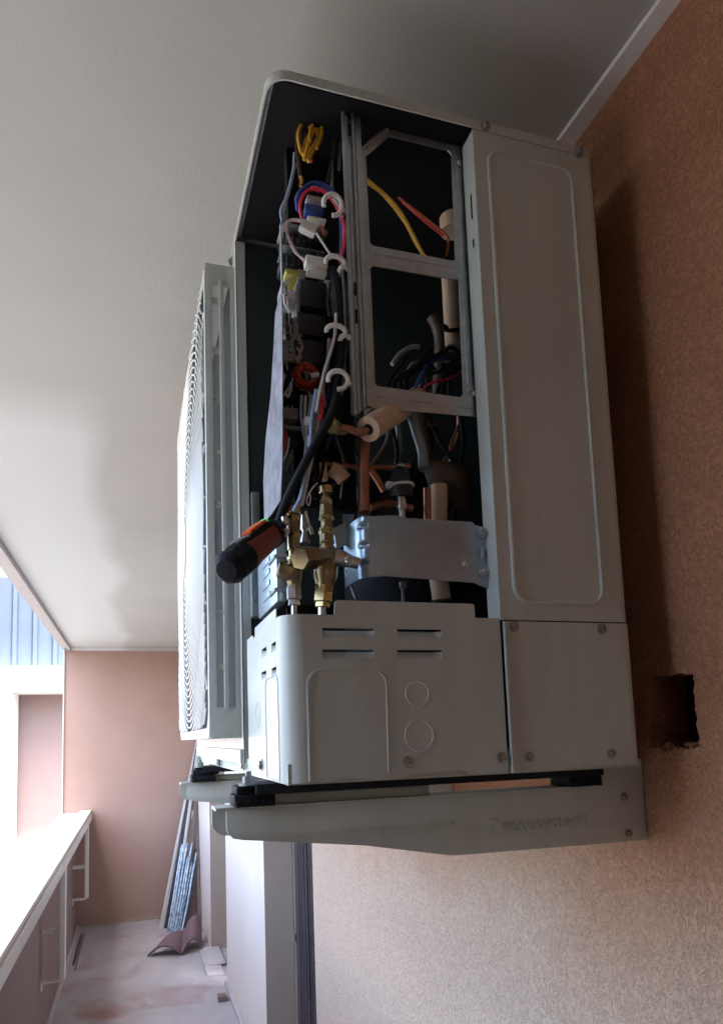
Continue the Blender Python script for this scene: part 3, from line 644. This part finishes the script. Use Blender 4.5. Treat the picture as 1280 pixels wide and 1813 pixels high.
def blk(name, px0, py0, px1, py1, y, dep, mt, bev=.0006, parent=None):
    p, q = A(px0, py0, y), A(px1, py1, y); g = MB(); g.box(min(p.x, q.x), max(p.x, q.x), y, y+dep, min(p.z, q.z), max(p.z, q.z), bev); return link(name, g, mt, parent or cb)
blk('heat_sink', 502, 409, 578, 431, .055, .03, 'black'); blk('heat_sink', 500, 447, 545, 472, .055, .03, 'black')
g = MB()
for i in range(7):
    for (y0_, y1_) in ((411, 430), (449, 470)):
        a, b = A(507+10*i, y0_, .052), A(510+10*i, y1_, .052); g.box(a.x, b.x, .05, .055, b.z, a.z)
link('cooling_fin', g, 'black', cb)
for (a, b, c, d) in ((500, 398, 580, 407), (500, 433, 575, 445)): blk('metal_shelf', a, b, c, d, .05, .03, 'galv_d')
for (a, b, c, d, y) in ((531, 492, 580, 547, .05), (527, 551, 577, 596, .05), (522, 598, 575, 648, .052)): blk('relay', a, b, c, d, y, .03, 'black', .0015)
for (a, b, c, d, m_) in ((506, 474, 530, 488, 'olive'), (528, 475, 540, 496, 'grey'), (509, 512, 524, 530, 'white'), (524, 508, 531, 556, 'grey'), (499, 498, 510, 545, 'grey'), (498, 560, 510, 580, 'grey'), (498, 584, 512, 592, 'white'), (500, 600, 514, 612, 'grey'), (500, 622, 522, 640, 'grey'), (575, 494, 585, 512, 'white'), (577, 514, 585, 524, 'grey'), (502, 720, 528, 742, 'grey'), (502, 752, 535, 760, 'grey'), (575, 470, 588, 492, 'pcb'), (505, 560, 520, 600, 'pcb'), (519, 560, 526, 596, 'grey')):
    blk('component', a, b, c, d, .055, .025, m_)
for (px, py, r) in ((512, 652, .0075), (515, 700, .006), (523, 770, .012), (513, 630, .006)):
    g = MB(); g.lathe(A(px, py, .06), (0, 1, 0), [(0, r*.9), (.001, r), (.025, r)], 20); link('capacitor', g, 'black', cb)
# toroid inductor
c = A(542, 667, .045); g = MB(); N = 40
for i in range(N):
    a = 2*math.pi*i/N; u = V((math.cos(a), 0, math.sin(a))); pc = c+u*.0107; R2 = .0042
    pts = [pc+u*math.cos(t)*R2+V((0, 1, 0))*math.sin(t)*R2*1.5 for t in [2*math.pi*j/8 for j in range(9)]]
    g.tube(pts, .00085, 5, False)
tor = link('toroid_winding', g, 'toroid', cb)
g = MB(); g.tube([c+V((math.cos(2*math.pi*i/32), 0, math.sin(2*math.pi*i/32)))*.0107 for i in range(33)], .0036, 8, False, cap=False); link('toroid_core', g, 'toroid', tor)
g = MB(); g.lathe(c+V((.004, -.004, -.001)), (1, -.4, .15), [(0, .003), (.009, .003), (.0095, .002)], 12); link('component', g, 'white', cb)
# white cable clamps
def clamp(px, py, px2, py2, op=0):
    a = A(px, py, .02); b = A(px2, py2, .02); w_ = (b.x-a.x); g = MB(); cz = (a.z+b.z)/2; cx = (a.x+b.x)/2; hz = abs(a.z-b.z)/2
    pts = []
    for i in range(15):
        t = math.radians(200-(i/14)*(290 if op else 250)); pts.append(V((cx+math.cos(t)*(w_/2-.001), .020-.003*math.sin(t), cz+math.sin(t)*max(hz-.001, .005))))
    pts.append(pts[-1]+V((.0, .01, -.001))) if not op else None
    g.tube(pts, .0026, 8); g.tube([V((b.x-.001, .022, cz)), V((b.x+.006, .026, cz-.001))], .0022, 8, False)
    g.lathe(V((b.x+.005, .026, cz-.001)), (0, -1, 0), [(0, .003), (.002, .003)], 12)
    link('cable_clamp', g, 'plastic_w', U)
clamp(571, 342, 607, 382, 1); clamp(575, 453, 611, 476); clamp(576, 576, 613, 597); clamp(579, 655, 618, 690, 1)
# connectors and wires
for (a, b, c_, d, y, m_) in ((544, 343, 576, 357, .035, 'white'), (541, 358, 573, 378, .037, 'blue'), (545, 380, 578, 391, .035, 'plastic_w'), (542, 449, 581, 473, .026, 'plastic_w'), (545, 475, 579, 481, .028, 'plastic_w'), (545, 770, 560, 790, .03, 'white'), (540, 736, 552, 752, .03, 'plastic_w')):
    blk('connector', a, b, c_, d, y, .012, m_, .001, U)
g = MB(); p = A(545, 404, .032); b = bmesh.new(); bmesh.ops.create_cube(b, size=1)
bmesh.ops.bevel(b, geom=b.edges[:], offset=.08, segments=2, affect='EDGES')
g.add(b, Matrix.Translation(p) @ Matrix.Rotation(math.radians(18), 4, 'Y') @ Matrix.Diagonal((.018, .01, .011, 1))); link('connector', g, 'plastic_w', U)
def wire(pix, y, r, mt, name='wire', parent=None):
    ys = y if isinstance(y, (list, tuple)) else [y]*len(pix)
    g = MB(); g.tube([A(*p, yy) for p, yy in zip(pix, ys)], r, 8); return link(name, g, mt, parent or U)
wire([(527, 372), (526, 348), (540, 330), (558, 323), (580, 330), (598, 352), (604, 400), (604, 450)], .034, .0022, 'blue')
wire([(530, 375), (530, 350), (545, 332), (565, 327), (590, 345)], .037, .0020, 'blue')
wire([(535, 388), (531, 365), (538, 343), (552, 334), (566, 338)], .030, .0017, 'red')
wire([(552, 333), (570, 336), (588, 352), (602, 378), (611, 405), (608, 435), (602, 465)], .027, .0020, 'red')
wire([(556, 330), (574, 340), (592, 360), (606, 390), (608, 430), (604, 470)], .031, .0014, 'pink')
wire([(590, 350), (602, 368), (606, 384)], .024, .0013, 'white')
wire([(534, 388), (515, 388), (505, 398), (510, 420), (522, 445), (543, 461)], .030, .0011, 'white')
wire([(534, 392), (516, 390), (508, 400), (514, 425), (528, 450), (542, 466)], .034, .0011, 'pink')
wire([(560, 412), (572, 430), (586, 452)], .028, .0013, 'white')
wire([(565, 400), (572, 405), (573, 415)], .034, .0016, 'orange')
wire([(563, 336), (553, 331), (545, 338)], .033, .0012, 'lblue')
wire([(540, 278), (545, 255), (558, 228), (563, 240), (556, 255), (541, 278)], .05, .0021, 'yellow')
wire([(536, 275), (541, 250), (552, 232)], .052, .0020, 'yellow'); wire([(530, 240), (532, 220), (545, 212), (540, 235), (532, 240)], .056, .0010, 'tape')
g = MB(); g.lathe(A(575, 203, .045), (.2, -1, .1), [(0, .0035), (.002, .0048), (.007, .005), (.009, .003)], 12); link('wire_nut', g, 'yellow', U)
wire([(532, 330), (534, 320), (533, 312)], .05, .002, 'yellow')
wire([(550, 285), (552, 270), (560, 250)], .058, .0022, 'red')
wire([(500, 395), (497, 372), (508, 345), (519, 300), (521, 270)], .06, .0014, 'lblue'); wire([(504, 390), (502, 370), (513, 335), (523, 290)], .06, .0016, 'grey')
wire([(497, 522), (500, 505), (510, 492), (516, 490)], .05, .0010, 'white'); wire([(500, 522), (503, 507), (512, 495)], .05, .0010, 'white')
wire([(504, 552), (510, 545), (520, 546)], .05, .0011, 'white')
wire([(503, 700), (510, 688), (514, 690), (510, 702), (505, 696)], .05, .0013, 'white')
blkc = [(590, 476), (598, 520), (602, 570), (604, 600), (602, 640), (598, 670), (590, 700), (586, 730)]
wire(blkc, .030, .0052, 'rubber', 'sleeved_cable')
wire([(597, 700), (604, 715), (596, 742)], .032, .0042, 'rubber', 'sleeved_cable')
wire([(606, 470), (612, 540), (612, 600), (608, 660), (604, 700)], .036, .0022, 'grey')
wire([(595, 555), (593, 590), (586, 620), (575, 655), (566, 695), (560, 730)], .026, .0018, 'white')
wire([(583, 600), (580, 640), (570, 680), (563, 720), (558, 760)], .032, .0022, 'grey')
wire([(560, 690), (552, 740), (549, 790), (540, 840), (532, 880), (520, 905)], .028, .0022, 'lblue')
wire([(566, 695), (564, 740), (556, 790), (544, 850), (535, 895)], .030, .0018, 'white')
wire([(568, 700), (570, 725), (566, 745)], .028, .0024, 'red')
wire([(552, 700), (545, 750), (541, 800), (537, 850)], .034, .0018, 'grey'); wire([(534, 700), (533, 740), (540, 780)], .04, .0016, 'lblue'); wire([(541, 700), (540, 745), (545, 785)], .04, .0014, 'white')
wire([(500, 720), (498, 745), (506, 770), (502, 800)], .05, .0016, 'red'); wire([(512, 775), (508, 800), (498, 822)], .05, .0011, 'white')
wire([(580, 640), (572, 690), (576, 720)], .036, .0016, 'pink'); wire([(585, 500), (580, 530), (583, 560)], .05, .0016, 'pcb')
random.seed(33)
for i in range(16):
    x0 = random.uniform(500, 600); x1 = x0+random.uniform(-25, 25); y0 = random.uniform(640, 720); y1 = random.uniform(830, 905)
    wire([(x0, y0), (x0+random.uniform(-14, 14), y0*.6+y1*.4), (x1+random.uniform(-12, 12), y0*.3+y1*.7), (x1-10, y1)], random.uniform(.05, .08), random.choice((.0012, .0018, .0026)), random.choice(('rubber', 'rubber', 'grey', 'dark', 'galv_d', 'pcb', 'blue')), 'dark_wire')
for i in range(14):
    x0 = random.uniform(500, 530); y0 = random.uniform(500, 640)
    wire([(x0, y0), (x0+random.uniform(-5, 8), y0+random.uniform(8, 20)), (x0+random.uniform(-6, 14), y0+random.uniform(22, 40))], random.uniform(.045, .055), random.choice((.0009, .0013)), random.choice(('white', 'grey', 'grey', 'black', 'pink', 'galv_d')), 'lead_wire', cb)
for q in ([(533, 270), (528, 240), (536, 215), (552, 205), (548, 225)], [(560, 262), (570, 235), (566, 215), (552, 222), (548, 250)], [(545, 285), (556, 262), (564, 236), (559, 225), (549, 245), (538, 282)]):
    wire(q, random.uniform(.046, .052), .0021, 'yellow')
wire([(575, 206), (568, 190), (552, 186), (538, 200), (528, 225), (526, 260), (530, 300), (533, 330)], [.048, .055, .06, .06, .06, .06, .055, .05], .0024, 'tape'); wire([(578, 206), (590, 230), (590, 270), (580, 320)], .06, .0018, 'tape')
# pcb inner posts on the right of the circuit box
g = MB()
for (p, q) in (((585, 480), (590, 560)), ((604, 240), (600, 300)), ((588, 285), (588, 340))):
    a, b = A(*p, .06), A(*q, .06); g = MB(); g.tube([a, b], .002, 6, False); link('standoff', g, 'galv_d', cb)

# ---------------------------------------------------------------- inside the windows: compressor, pipes
g = MB(); cc = V((-.215, .165, 0)); g.lathe(cc+V((0, 0, .02)), (0, 0, 1), [(0, .066), (.30, .066), (.335, .060), (.355, .042), (.362, .012)], 36); cmp_ = link('compressor', g, 'rubber', U)
wire([(694, 645), (708, 626), (728, 614), (742, 614)], .105, .0028, 'grey', 'foam_strip', cmp_)
random.seed(21)
for i in range(9):
    px, py = 684+i*14, 690-8*random.random(); q = [(px, py+20), (px+random.uniform(-8, 14), py-14), (px+random.uniform(5, 35), py-random.uniform(25, 55)), (min(822, px+random.uniform(30, 70)), py-random.uniform(30, 70))]
    wire(q, [.075+.002*i, .07+.002*i, .075, .085], random.choice((.0022, .0030, .0018)), 'rubber' if i % 3 else 'dark', 'dark_wire')
wire([(720, 712), (733, 690), (745, 664), (757, 645), (790, 630)], [.08, .078, .075, .08, .09], .0022, 'blue'); wire([(735, 712), (750, 688), (768, 676), (800, 668), (822, 650)], [.08, .078, .078, .08, .09], .0016, 'red')
wire([(700, 712), (712, 680), (722, 655), (738, 640), (800, 640)], [.085, .08, .08, .085, .09], .0014, 'grey')
wire([(646, 314), (660, 326), (690, 352), (712, 380), (735, 422), (748, 448), (760, 462)], .06, .0021, 'yellow'); wire([(650, 322), (680, 346), (716, 392), (736, 430), (756, 458)], .064, .0017, 'yellow')
wire([(705, 348), (735, 372), (765, 395), (790, 416), (794, 435), (790, 452)], .07, .0016, 'orange'); wire([(712, 356), (745, 385), (786, 418)], .074, .0014, 'red')
wire([(757, 452), (770, 456), (786, 456), (793, 430)], .07, .0010, 'tape')
def pipe(pix, y, r, mt, name, parent=None, n=18):
    ys = y if isinstance(y, (list, tuple)) else [y]*len(pix)
    g = MB(); g.tube([A(*p, yy) for p, yy in zip(pix, ys)], r, n); return link(name, g, mt, parent or U)
ip = pipe([(795, 485), (798, 540), (802, 615)], .075, .0095, 'foam', 'insulated_pipe')
wire([(785, 575), (792, 584), (812, 583)], .063, .0024, 'rubber', 'cable_tie', ip); g = MB(); g.lathe(A(788, 582, .062), (0, -1, 0), [(0, .0035), (.003, .0035)], 10); link('cable_tie', g, 'rubber', ip)
wire([(786, 628), (794, 616), (806, 618), (812, 630), (818, 626)], .062, .0024, 'rubber', 'cable_tie', ip)
pipe([(800, 385), (802, 410)], .10, .016, 'foam', 'insulated_pipe'); pipe([(765, 560), (775, 580), (780, 615), (776, 700)], .115, .008, 'tape', 'pipe_lagging')
pipe([(775, 306), (795, 296)], .09, .004, 'nickel', 'pipe_end')
# lower compartment
ip = pipe([(652, 760), (678, 742), (712, 722), (745, 700)], [.020, .035, .06, .10], .0135, 'foam', 'insulated_pipe')
pa = A(652, 760, .020); pb = A(678, 742, .035); ax = (pa-pb).normalized()
g = MB(); g.lathe(pa+ax*.0002, ax, [(0, .0058), (.0006, .0056)], 16); link('pipe_bore', g, 'dark', ip)
pipe([(604, 758), (620, 760), (636, 766), (652, 760)], [.03, .028, .024, .022], .0040, 'copper', 'copper_pipe')
g = MB(); p = A(590, 756, .032); g.lathe(p, (-1, -.5, .05), [(-.012, .005), (-.008, .0075), (.0, .0085), (.003, .0085), (.004, .0100), (.010, .0104), (.0115, .009)], 6, .4); g.lathe(p, (-1, -.5, .05), [(-.018, .004), (-.012, .0062), (-.008, .0062)], 16); link('brass_cap', g, 'brass_n', U)
pipe([(646, 770), (645, 800), (644, 850), (645, 908)], [.045, .045, .045, .04], .0062, 'copper', 'copper_pipe')
pipe([(575, 822), (620, 826), (690, 828), (725, 824)], .065, .0032, 'copper', 'copper_pipe'); pipe([(656, 832), (668, 850), (680, 870)], .055, .0040, 'copper', 'copper_pipe')
pipe([(655, 898), (690, 892), (730, 900)], .075, .0045, 'copper', 'copper_pipe')
pipe([(726, 725), (738, 765), (748, 800), (750, 830)], [.06, .06, .06, .055], .0062, 'galv_d', 'steel_pipe'); pipe([(742, 725), (750, 770), (758, 815)], .08, .0062, 'tape', 'pipe_lagging')
pipe([(756, 865), (757, 925)], .06, .0045, 'copper', 'copper_pipe'); pipe([(777, 860), (777, 925)], .07, .0100, 'foam', 'insulated_pipe'); pipe([(776, 1020), (782, 1062)], .075, .0110, 'foam', 'insulated_pipe')
pipe([(735, 745), (770, 752), (800, 742)], .09, .0016, 'copper', 'copper_pipe')
g = MB(); pts = [(748, 825), (762, 812), (835, 822), (838, 905), (815, 905), (785, 880), (760, 868)]
ctr = A(795, 850, .07); vs0 = [A(*p, .080) for p in pts]
ring0 = [g.bm.verts.new(v) for v in vs0]; ring1 = [g.bm.verts.new(v.lerp(ctr, .35)+V((0, -.014, 0))) for v in vs0]; ring2 = [g.bm.verts.new(v.lerp(ctr, .75)+V((.001, -.018, .002))) for v in vs0]
for a_, b_ in ((ring0, ring1), (ring1, ring2)):
    for j in range(len(pts)): g.bm.faces.new((a_[j], a_[(j+1) % len(pts)], b_[(j+1) % len(pts)], b_[j]))
g.bm.faces.new(ring2); g.bm.faces.new(ring0[::-1]); link('taped_joint', g, 'tape', U, ang=60)
random.seed(41)
for i in range(12):
    x0 = random.uniform(600, 820); y0 = random.uniform(715, 740); x1 = x0+random.uniform(-50, 50)
    wire([(x0, y0), ((x0+x1)/2+random.uniform(-25, 25), y0+60), (x1+random.uniform(-20, 20), y0+120), (x1, 925)], random.uniform(.09, .13), random.choice((.0018, .0030, .0045)), random.choice(('rubber', 'rubber', 'tape', 'galv_d', 'copper', 'dark')), 'dark_wire' if i % 2 else 'capillary_pipe')
# pressure sensor with cable tie
s0 = A(712, 912, .045); ss = MB(); ss.lathe(s0, (0, 0, 1), [(-.004, .0035), (.006, .0038), (.0062, .006), (.011, .006), (.0112, .0048), (.022, .0052), (.0222, .0075)], 14); sn = link('pressure_sensor', ss, 'nickel', U)
g = MB(); g.lathe(s0, (0, 0, 1), [(.020, .0118), (.026, .0130), (.036, .0130), (.040, .0112), (.050, .0106), (.0535, .006)], 20); link('sensor_cap', g, 'black', sn)
g = MB(); g.lathe(s0, (0, 0, 1), [(.052, .0062), (.056, .006), (.0585, .0035)], 14); link('sensor_tip', g, 'nickel', sn)
g = MB(); g.tube([s0+V((math.cos(t)*.0135, math.sin(t)*.0135, .0325+.001*math.cos(t))) for t in [2*math.pi*j/24 for j in range(25)]], .0018, 6, False); g.box(s0.x-.0190, s0.x-.012, s0.y-.008, s0.y-.001, s0.z+.0285, s0.z+.0345, .001); link('cable_tie', g, 'white', sn)
g = MB(); g.lathe(A(713, 1036, .06), (0, 0, 1), [(-.02, .002), (-.004, .002), (-.003, .004), (.003, .004), (.005, .001)], 12); link('stud', g, 'galv_d', U)
pipe([(612, 1010), (630, 1060)], .07, .002, 'galv_d', 'capillary_pipe'); pipe([(596, 800), (625, 840), (650, 900)], .09, .0016, 'tape', 'capillary_pipe')

# service valve mounting plate
g = MB(); YV = .022
pl = loop([(652, 914), (700, 912), (720, 917), (836, 924), (842, 930), (868, 936), (876, 1045), (852, 1038), (840, 1032), (680, 1020), (655, 1022)], YV)
g.plate(pl, [], .0014, XZ(YV), .0003)
# bent-back left cheek
a0, a1 = A(652, 914, YV), A(655, 1022, YV)
def bend(t, z): # rounded bend into depth
    return V((a0.x-.010*math.sin(t*math.pi/2)-.0, YV+.018*(1-math.cos(t*math.pi/2))+.0, z))
N1, N2 = 8, 36; grid = []
for i in range(N2+1):
    z = a1.z+(a0.z-a1.z)*i/N2; row = []
    for j in range(N1+1):
        t = j/N1; p = bend(t, z); dn = 0
        for zc in (.25, .54, .86):
            dd = abs(i/N2-zc); dn += .0028*math.exp(-(dd/.035)**2)*math.sin(math.pi*min(1, t*1.2+.12))
        row.append(g.bm.verts.new(p+V((dn, dn, 0))))
    row.append(g.bm.verts.new(bend(1, z)+V((-.001, .035, 0)))); grid.append(row)
for i in range(N2):
    for j in range(N1+1): g.bm.faces.new((grid[i][j], grid[i][j+1], grid[i+1][j+1], grid[i+1][j]))
vp = link('valve_plate', g, 'bluest', U, ang=50)
g = MB(); p = A(838, 985, YV); g.box(-.160, -.152, YV-.003, YV-.0003, .203, .268, .0005); link('plate_tab', g, 'galv', vp)
for p in ((852, 944), (855, 1013)): screw(vp, A(*p, YV-.0015), r=.0048, mt='galv')
g = MB(); g.tube([A(853, 970, YV-.002), A(854, 990, YV-.002)], .0016, 6, False); g.lathe(A(824, 1000, YV), (0, -1, 0), [(0, .004), (.002, .002)], 12); link('dimple', g, 'galv', vp)
g = MB(); g.prism([A(590, 935, .06), A(612, 925, .06), A(620, 960, .06), A(596, 970, .06)], (0, .01, 0)); link('plate_lug', g, 'bluest', vp)
# galvanised plates low on the left
g = MB(); p, q = A(488, 958, .085), A(510, 1066, .085); g.box(p.x, q.x, .085, .20, q.z, p.z, .003)
for zc in (.2, .75): zz = q.z+(p.z-q.z)*zc; g.tube([(p.x+.012, .083, zz), (p.x-.0005, .0850, zz), (p.x-.001, .12, zz)], .0022, 8, False)
for i in range(4):
    zz = q.z+(p.z-q.z)*(.2+.2*i); g.box(p.x-.0015, p.x+.001, .12, .16, zz, zz+.006, .0008)
link('base_bracket', g, 'bluest', U)
g = MB(); p, q = A(447, 1000, .225), A(475, 1092, .225); g.box(p.x-.002, q.x, .225, .243, q.z, p.z, .003)
for zc in (.3, .7): zz = q.z+(p.z-q.z)*zc; g.box(p.x-.001, p.x+.008, .2232, .225, zz, zz+.004, .0008)
link('base_bracket', g, 'bluest', U)
g = MB(); p, q = A(448, 870, .238), A(462, 985, .238); g.box(p.x-.002, q.x, .238, .2455, q.z, p.z, .001); link('partition_flange', g, 'galv_d', U)
g = MB(); p, q = A(512, 1040, .10), A(600, 1095, .10); g.box(-.372, -.20, .10, .102, .165, .19); link('inner_plate', g, 'dark', U)

# ---------------------------------------------------------------- service valves
def lv(name, px0, py0, px1, py1, y, prof, mt, parent, n=18, rot=0.):
    """turned part from pixel 0 to pixel 1; prof: (fraction of length, radius)"""
    a, b = A(px0, py0, y), A(px1, py1, y); L_ = (b-a).length; g = MB(); g.lathe(a, b-a, [(f*L_, r) for f, r in prof], n, rot); return link(name, g, mt, parent)
# left (small) valve
va = lv('service_valve', 519, 960, 521, 1040, .045, [(0, .0062), (.18, .0062), (.2, .0048), (.32, .0048), (.34, .0068), (.40, .0068), (.42, .0055), (.55, .0085), (.8, .0085), (1, .006)], 'brass', U)
lv('flare_nut', 520, 1036, 521, 1072, .045, [(0, .0068), (.1, .0078), (.7, .0078), (.75, .006), (1, .0065)], 'nickel', va, 6, .3); lv('copper_stub', 521, 1072, 521, 1100, .045, [(0, .0030), (1, .0030)], 'nickel', va)
lv('valve_stem', 519, 898, 520, 962, .045, [(0, .0085), (.18, .0085), (.2, .0062), (.45, .0070), (.62, .0070), (.65, .0055), (.8, .0055), (.82, .0066), (1, .0066)], 'brass', va, 20)
lv('stem_ring', 519, 897, 519, 911, .042, [(0, .0080), (.1, .0088), (.9, .0088), (1, .0080)], 'brass_n', va, 20)
lv('hex_cap', 528, 1018, 492, 1008, .036, [(0, .006), (.35, .0070), (.37, .0088), (.9, .0088), (1, .0078)], 'brass', va, 6, .2)
lv('bleed_screw', 508, 930, 503, 915, .035, [(0, .0035), (.5, .0045), (1, .0035)], 'nickel', va); lv('bleed_screw', 505, 938, 502, 950, .030, [(0, .0045), (.35, .0045), (.4, .0022), (1, .0022)], 'nickel', va)
lv('test_port', 538, 912, 540, 962, .055, [(0, .0030), (.5, .0045), (.6, .0025), (1, .006)], 'nickel', va)
for (x_, y_, x2, y2, r) in ((519, 915, 519, 926, .0078), (520, 944, 520, 952, .0074), (520, 1000, 520, 1008, .0078)): lv('hex_collar', x_, y_, x2, y2, .045, [(0, r*.93), (.15, r), (.85, r), (1, r*.93)], 'brass_n', va, 6, .4)
# right (large) valve
vb = lv('service_valve', 580, 968, 574, 1050, .035, [(0, .0080), (.1, .0085), (.3, .0125), (.65, .0125), (.8, .0098), (1, .0094)], 'brass', U, 20)
lv('flare_nut', 574, 1036, 571, 1076, .035, [(0, .0094), (.08, .0104), (.75, .0104), (.8, .0085), (1, .0085)], 'brass_n', vb, 6, .5); lv('copper_stub', 571, 1076, 571, 1100, .035, [(0, .0045), (1, .0045)], 'nickel', vb)
lv('valve_stem', 577, 872, 579, 968, .035, [(0, .0028), (.06, .0030), (.08, .0050), (.22, .0052), (.24, .0068), (.46, .0072), (.5, .0060), (.64, .0060), (.66, .0074), (.92, .0076), (.94, .0060), (1, .0062)], 'brass', vb, 20)
lv('stem_ring', 576, 861, 577, 874, .035, [(0, .0068), (.1, .0076), (.9, .0076), (1, .0068)], 'brass_n', vb, 20)
for (x_, y_, x2, y2, r) in ((577, 884, 577, 896, .0066), (578, 914, 578, 922, .0082), (578, 936, 579, 948, .0086), (579, 958, 579, 964, .0082)): lv('hex_collar', x_, y_, x2, y2, .035, [(0, r*.93), (.15, r), (.85, r), (1, r*.93)], 'brass_n', vb, 6, .2)
a_, b_ = A(580, 985, .032), A(530, 989, .004); g = MB(); L_ = (b_-a_).length; g.lathe(a_, b_-a_, [(0, .009), (.50*L_, .0095), (.52*L_, .0122), (.95*L_, .0126), (1.0*L_, .0112)], 6, .3); link('hex_cap', g, 'brass', vb)
lv('mounting_ear', 590, 985, 634, 998, .026, [(0, .0095), (.4, .0085), (.7, .0065), (1, .0062)], 'nickel', vb)
screw(vb, A(617, 992, .018), (-.4, -1, 0), r=.0050, mt='nickel')
g = MB(); g.tube([A(546, 872, .04), A(550, 880, .04), A(547, 895, .04), A(543, 885, .04), A(552, 866, .04), A(562, 855, .04)], .0008, 6); link('wire_twist', g, 'white', vb)
lv('tie_tail', 541, 905, 553, 946, .035, [(0, .0016), (.6, .0012), (.65, .0022), (1, .0022)], 'nickel', vb)
for q in (((585, 829), (600, 838), (610, 850)),): pipe(list(q), .06, .0085, 'foam', 'insulated_pipe')
pipe([(570, 822), (572, 850)], .06, .0055, 'foam', 'pipe_end')

# ---------------------------------------------------------------- leak detector left hooked in the wiring
ld = thing('leak_detector', A(440, 975, .0), 'black and orange electronic leak detector with green lamp, hooked into the open unit', 'leak detector')
a_, b_ = A(407, 1006, -.035), A(487, 942, .040); ax = b_-a_; L_ = ax.length
g = MB(); g.lathe(a_, ax, [(-.008, .004), (-.0075, .0100), (-.004, .0135), (.0, .0152), (.03*L_, .0158), (.05*L_, .0146), (.10*L_, .0150), (.20*L_, .0158), (.25*L_, .0160), (.27*L_, .0142)], 10); link('end_cap', g, 'rubber', ld)
g = MB(); g.lathe(a_, ax, [(.27*L_, .0148), (.5*L_, .0138), (.8*L_, .0132), (.86*L_, .0130)], 28); gr_ = link('grip', g, 'tool_o', ld)
g = MB(); g.lathe(a_, ax, [(.861*L_, .0138), (.95*L_, .0135), (1.05*L_, .011), (1.12*L_, .007)], 28); link('nose', g, 'rubber', ld)
d = ax.normalized(); side = V((-.35, -.1, 1)); side = (side-d*side.dot(d)).normalized(); tv = d.cross(side)
def strip(f0, f1, wd, h0, h1, mt, name, parent):
    g = MB(); q = [a_+d*(f0*L_)+side*h0, a_+d*(f1*L_)+side*h0]; b = bmesh.new(); bmesh.ops.create_cube(b, size=1); bmesh.ops.bevel(b, geom=b.edges[:], offset=.12, segments=2, affect='EDGES')
    mx = Matrix((d, tv, side)).transposed().to_4x4(); mx.translation = a_+d*((f0+f1)/2*L_)+side*((h0+h1)/2)
    g.add(b, mx @ Matrix.Diagonal(((f1-f0)*L_, wd, h1-h0, 1))); return link(name, g, mt, parent)
strip(.10, .95, .019, .006, .0148, 'rubber', 'control_panel', ld); strip(.50, .86, .014, .0135, .0180, 'tool_b', 'button', ld); strip(.84, .91, .008, .0140, .0176, 'led', 'lamp', ld)
strip(.36, .40, .018, .012, .0160, 'grey', 'ridge', ld); strip(.24, .30, .012, .013, .0172, 'grey', 'ridge', ld)
g = MB(); g.tube([b_+d*.002, A(510, 880, .035), A(545, 810, .018), A(570, 765, .014), A(590, 725, .016), A(597, 700, .022)], .0046, 12); link('probe', g, 'rubber', ld)
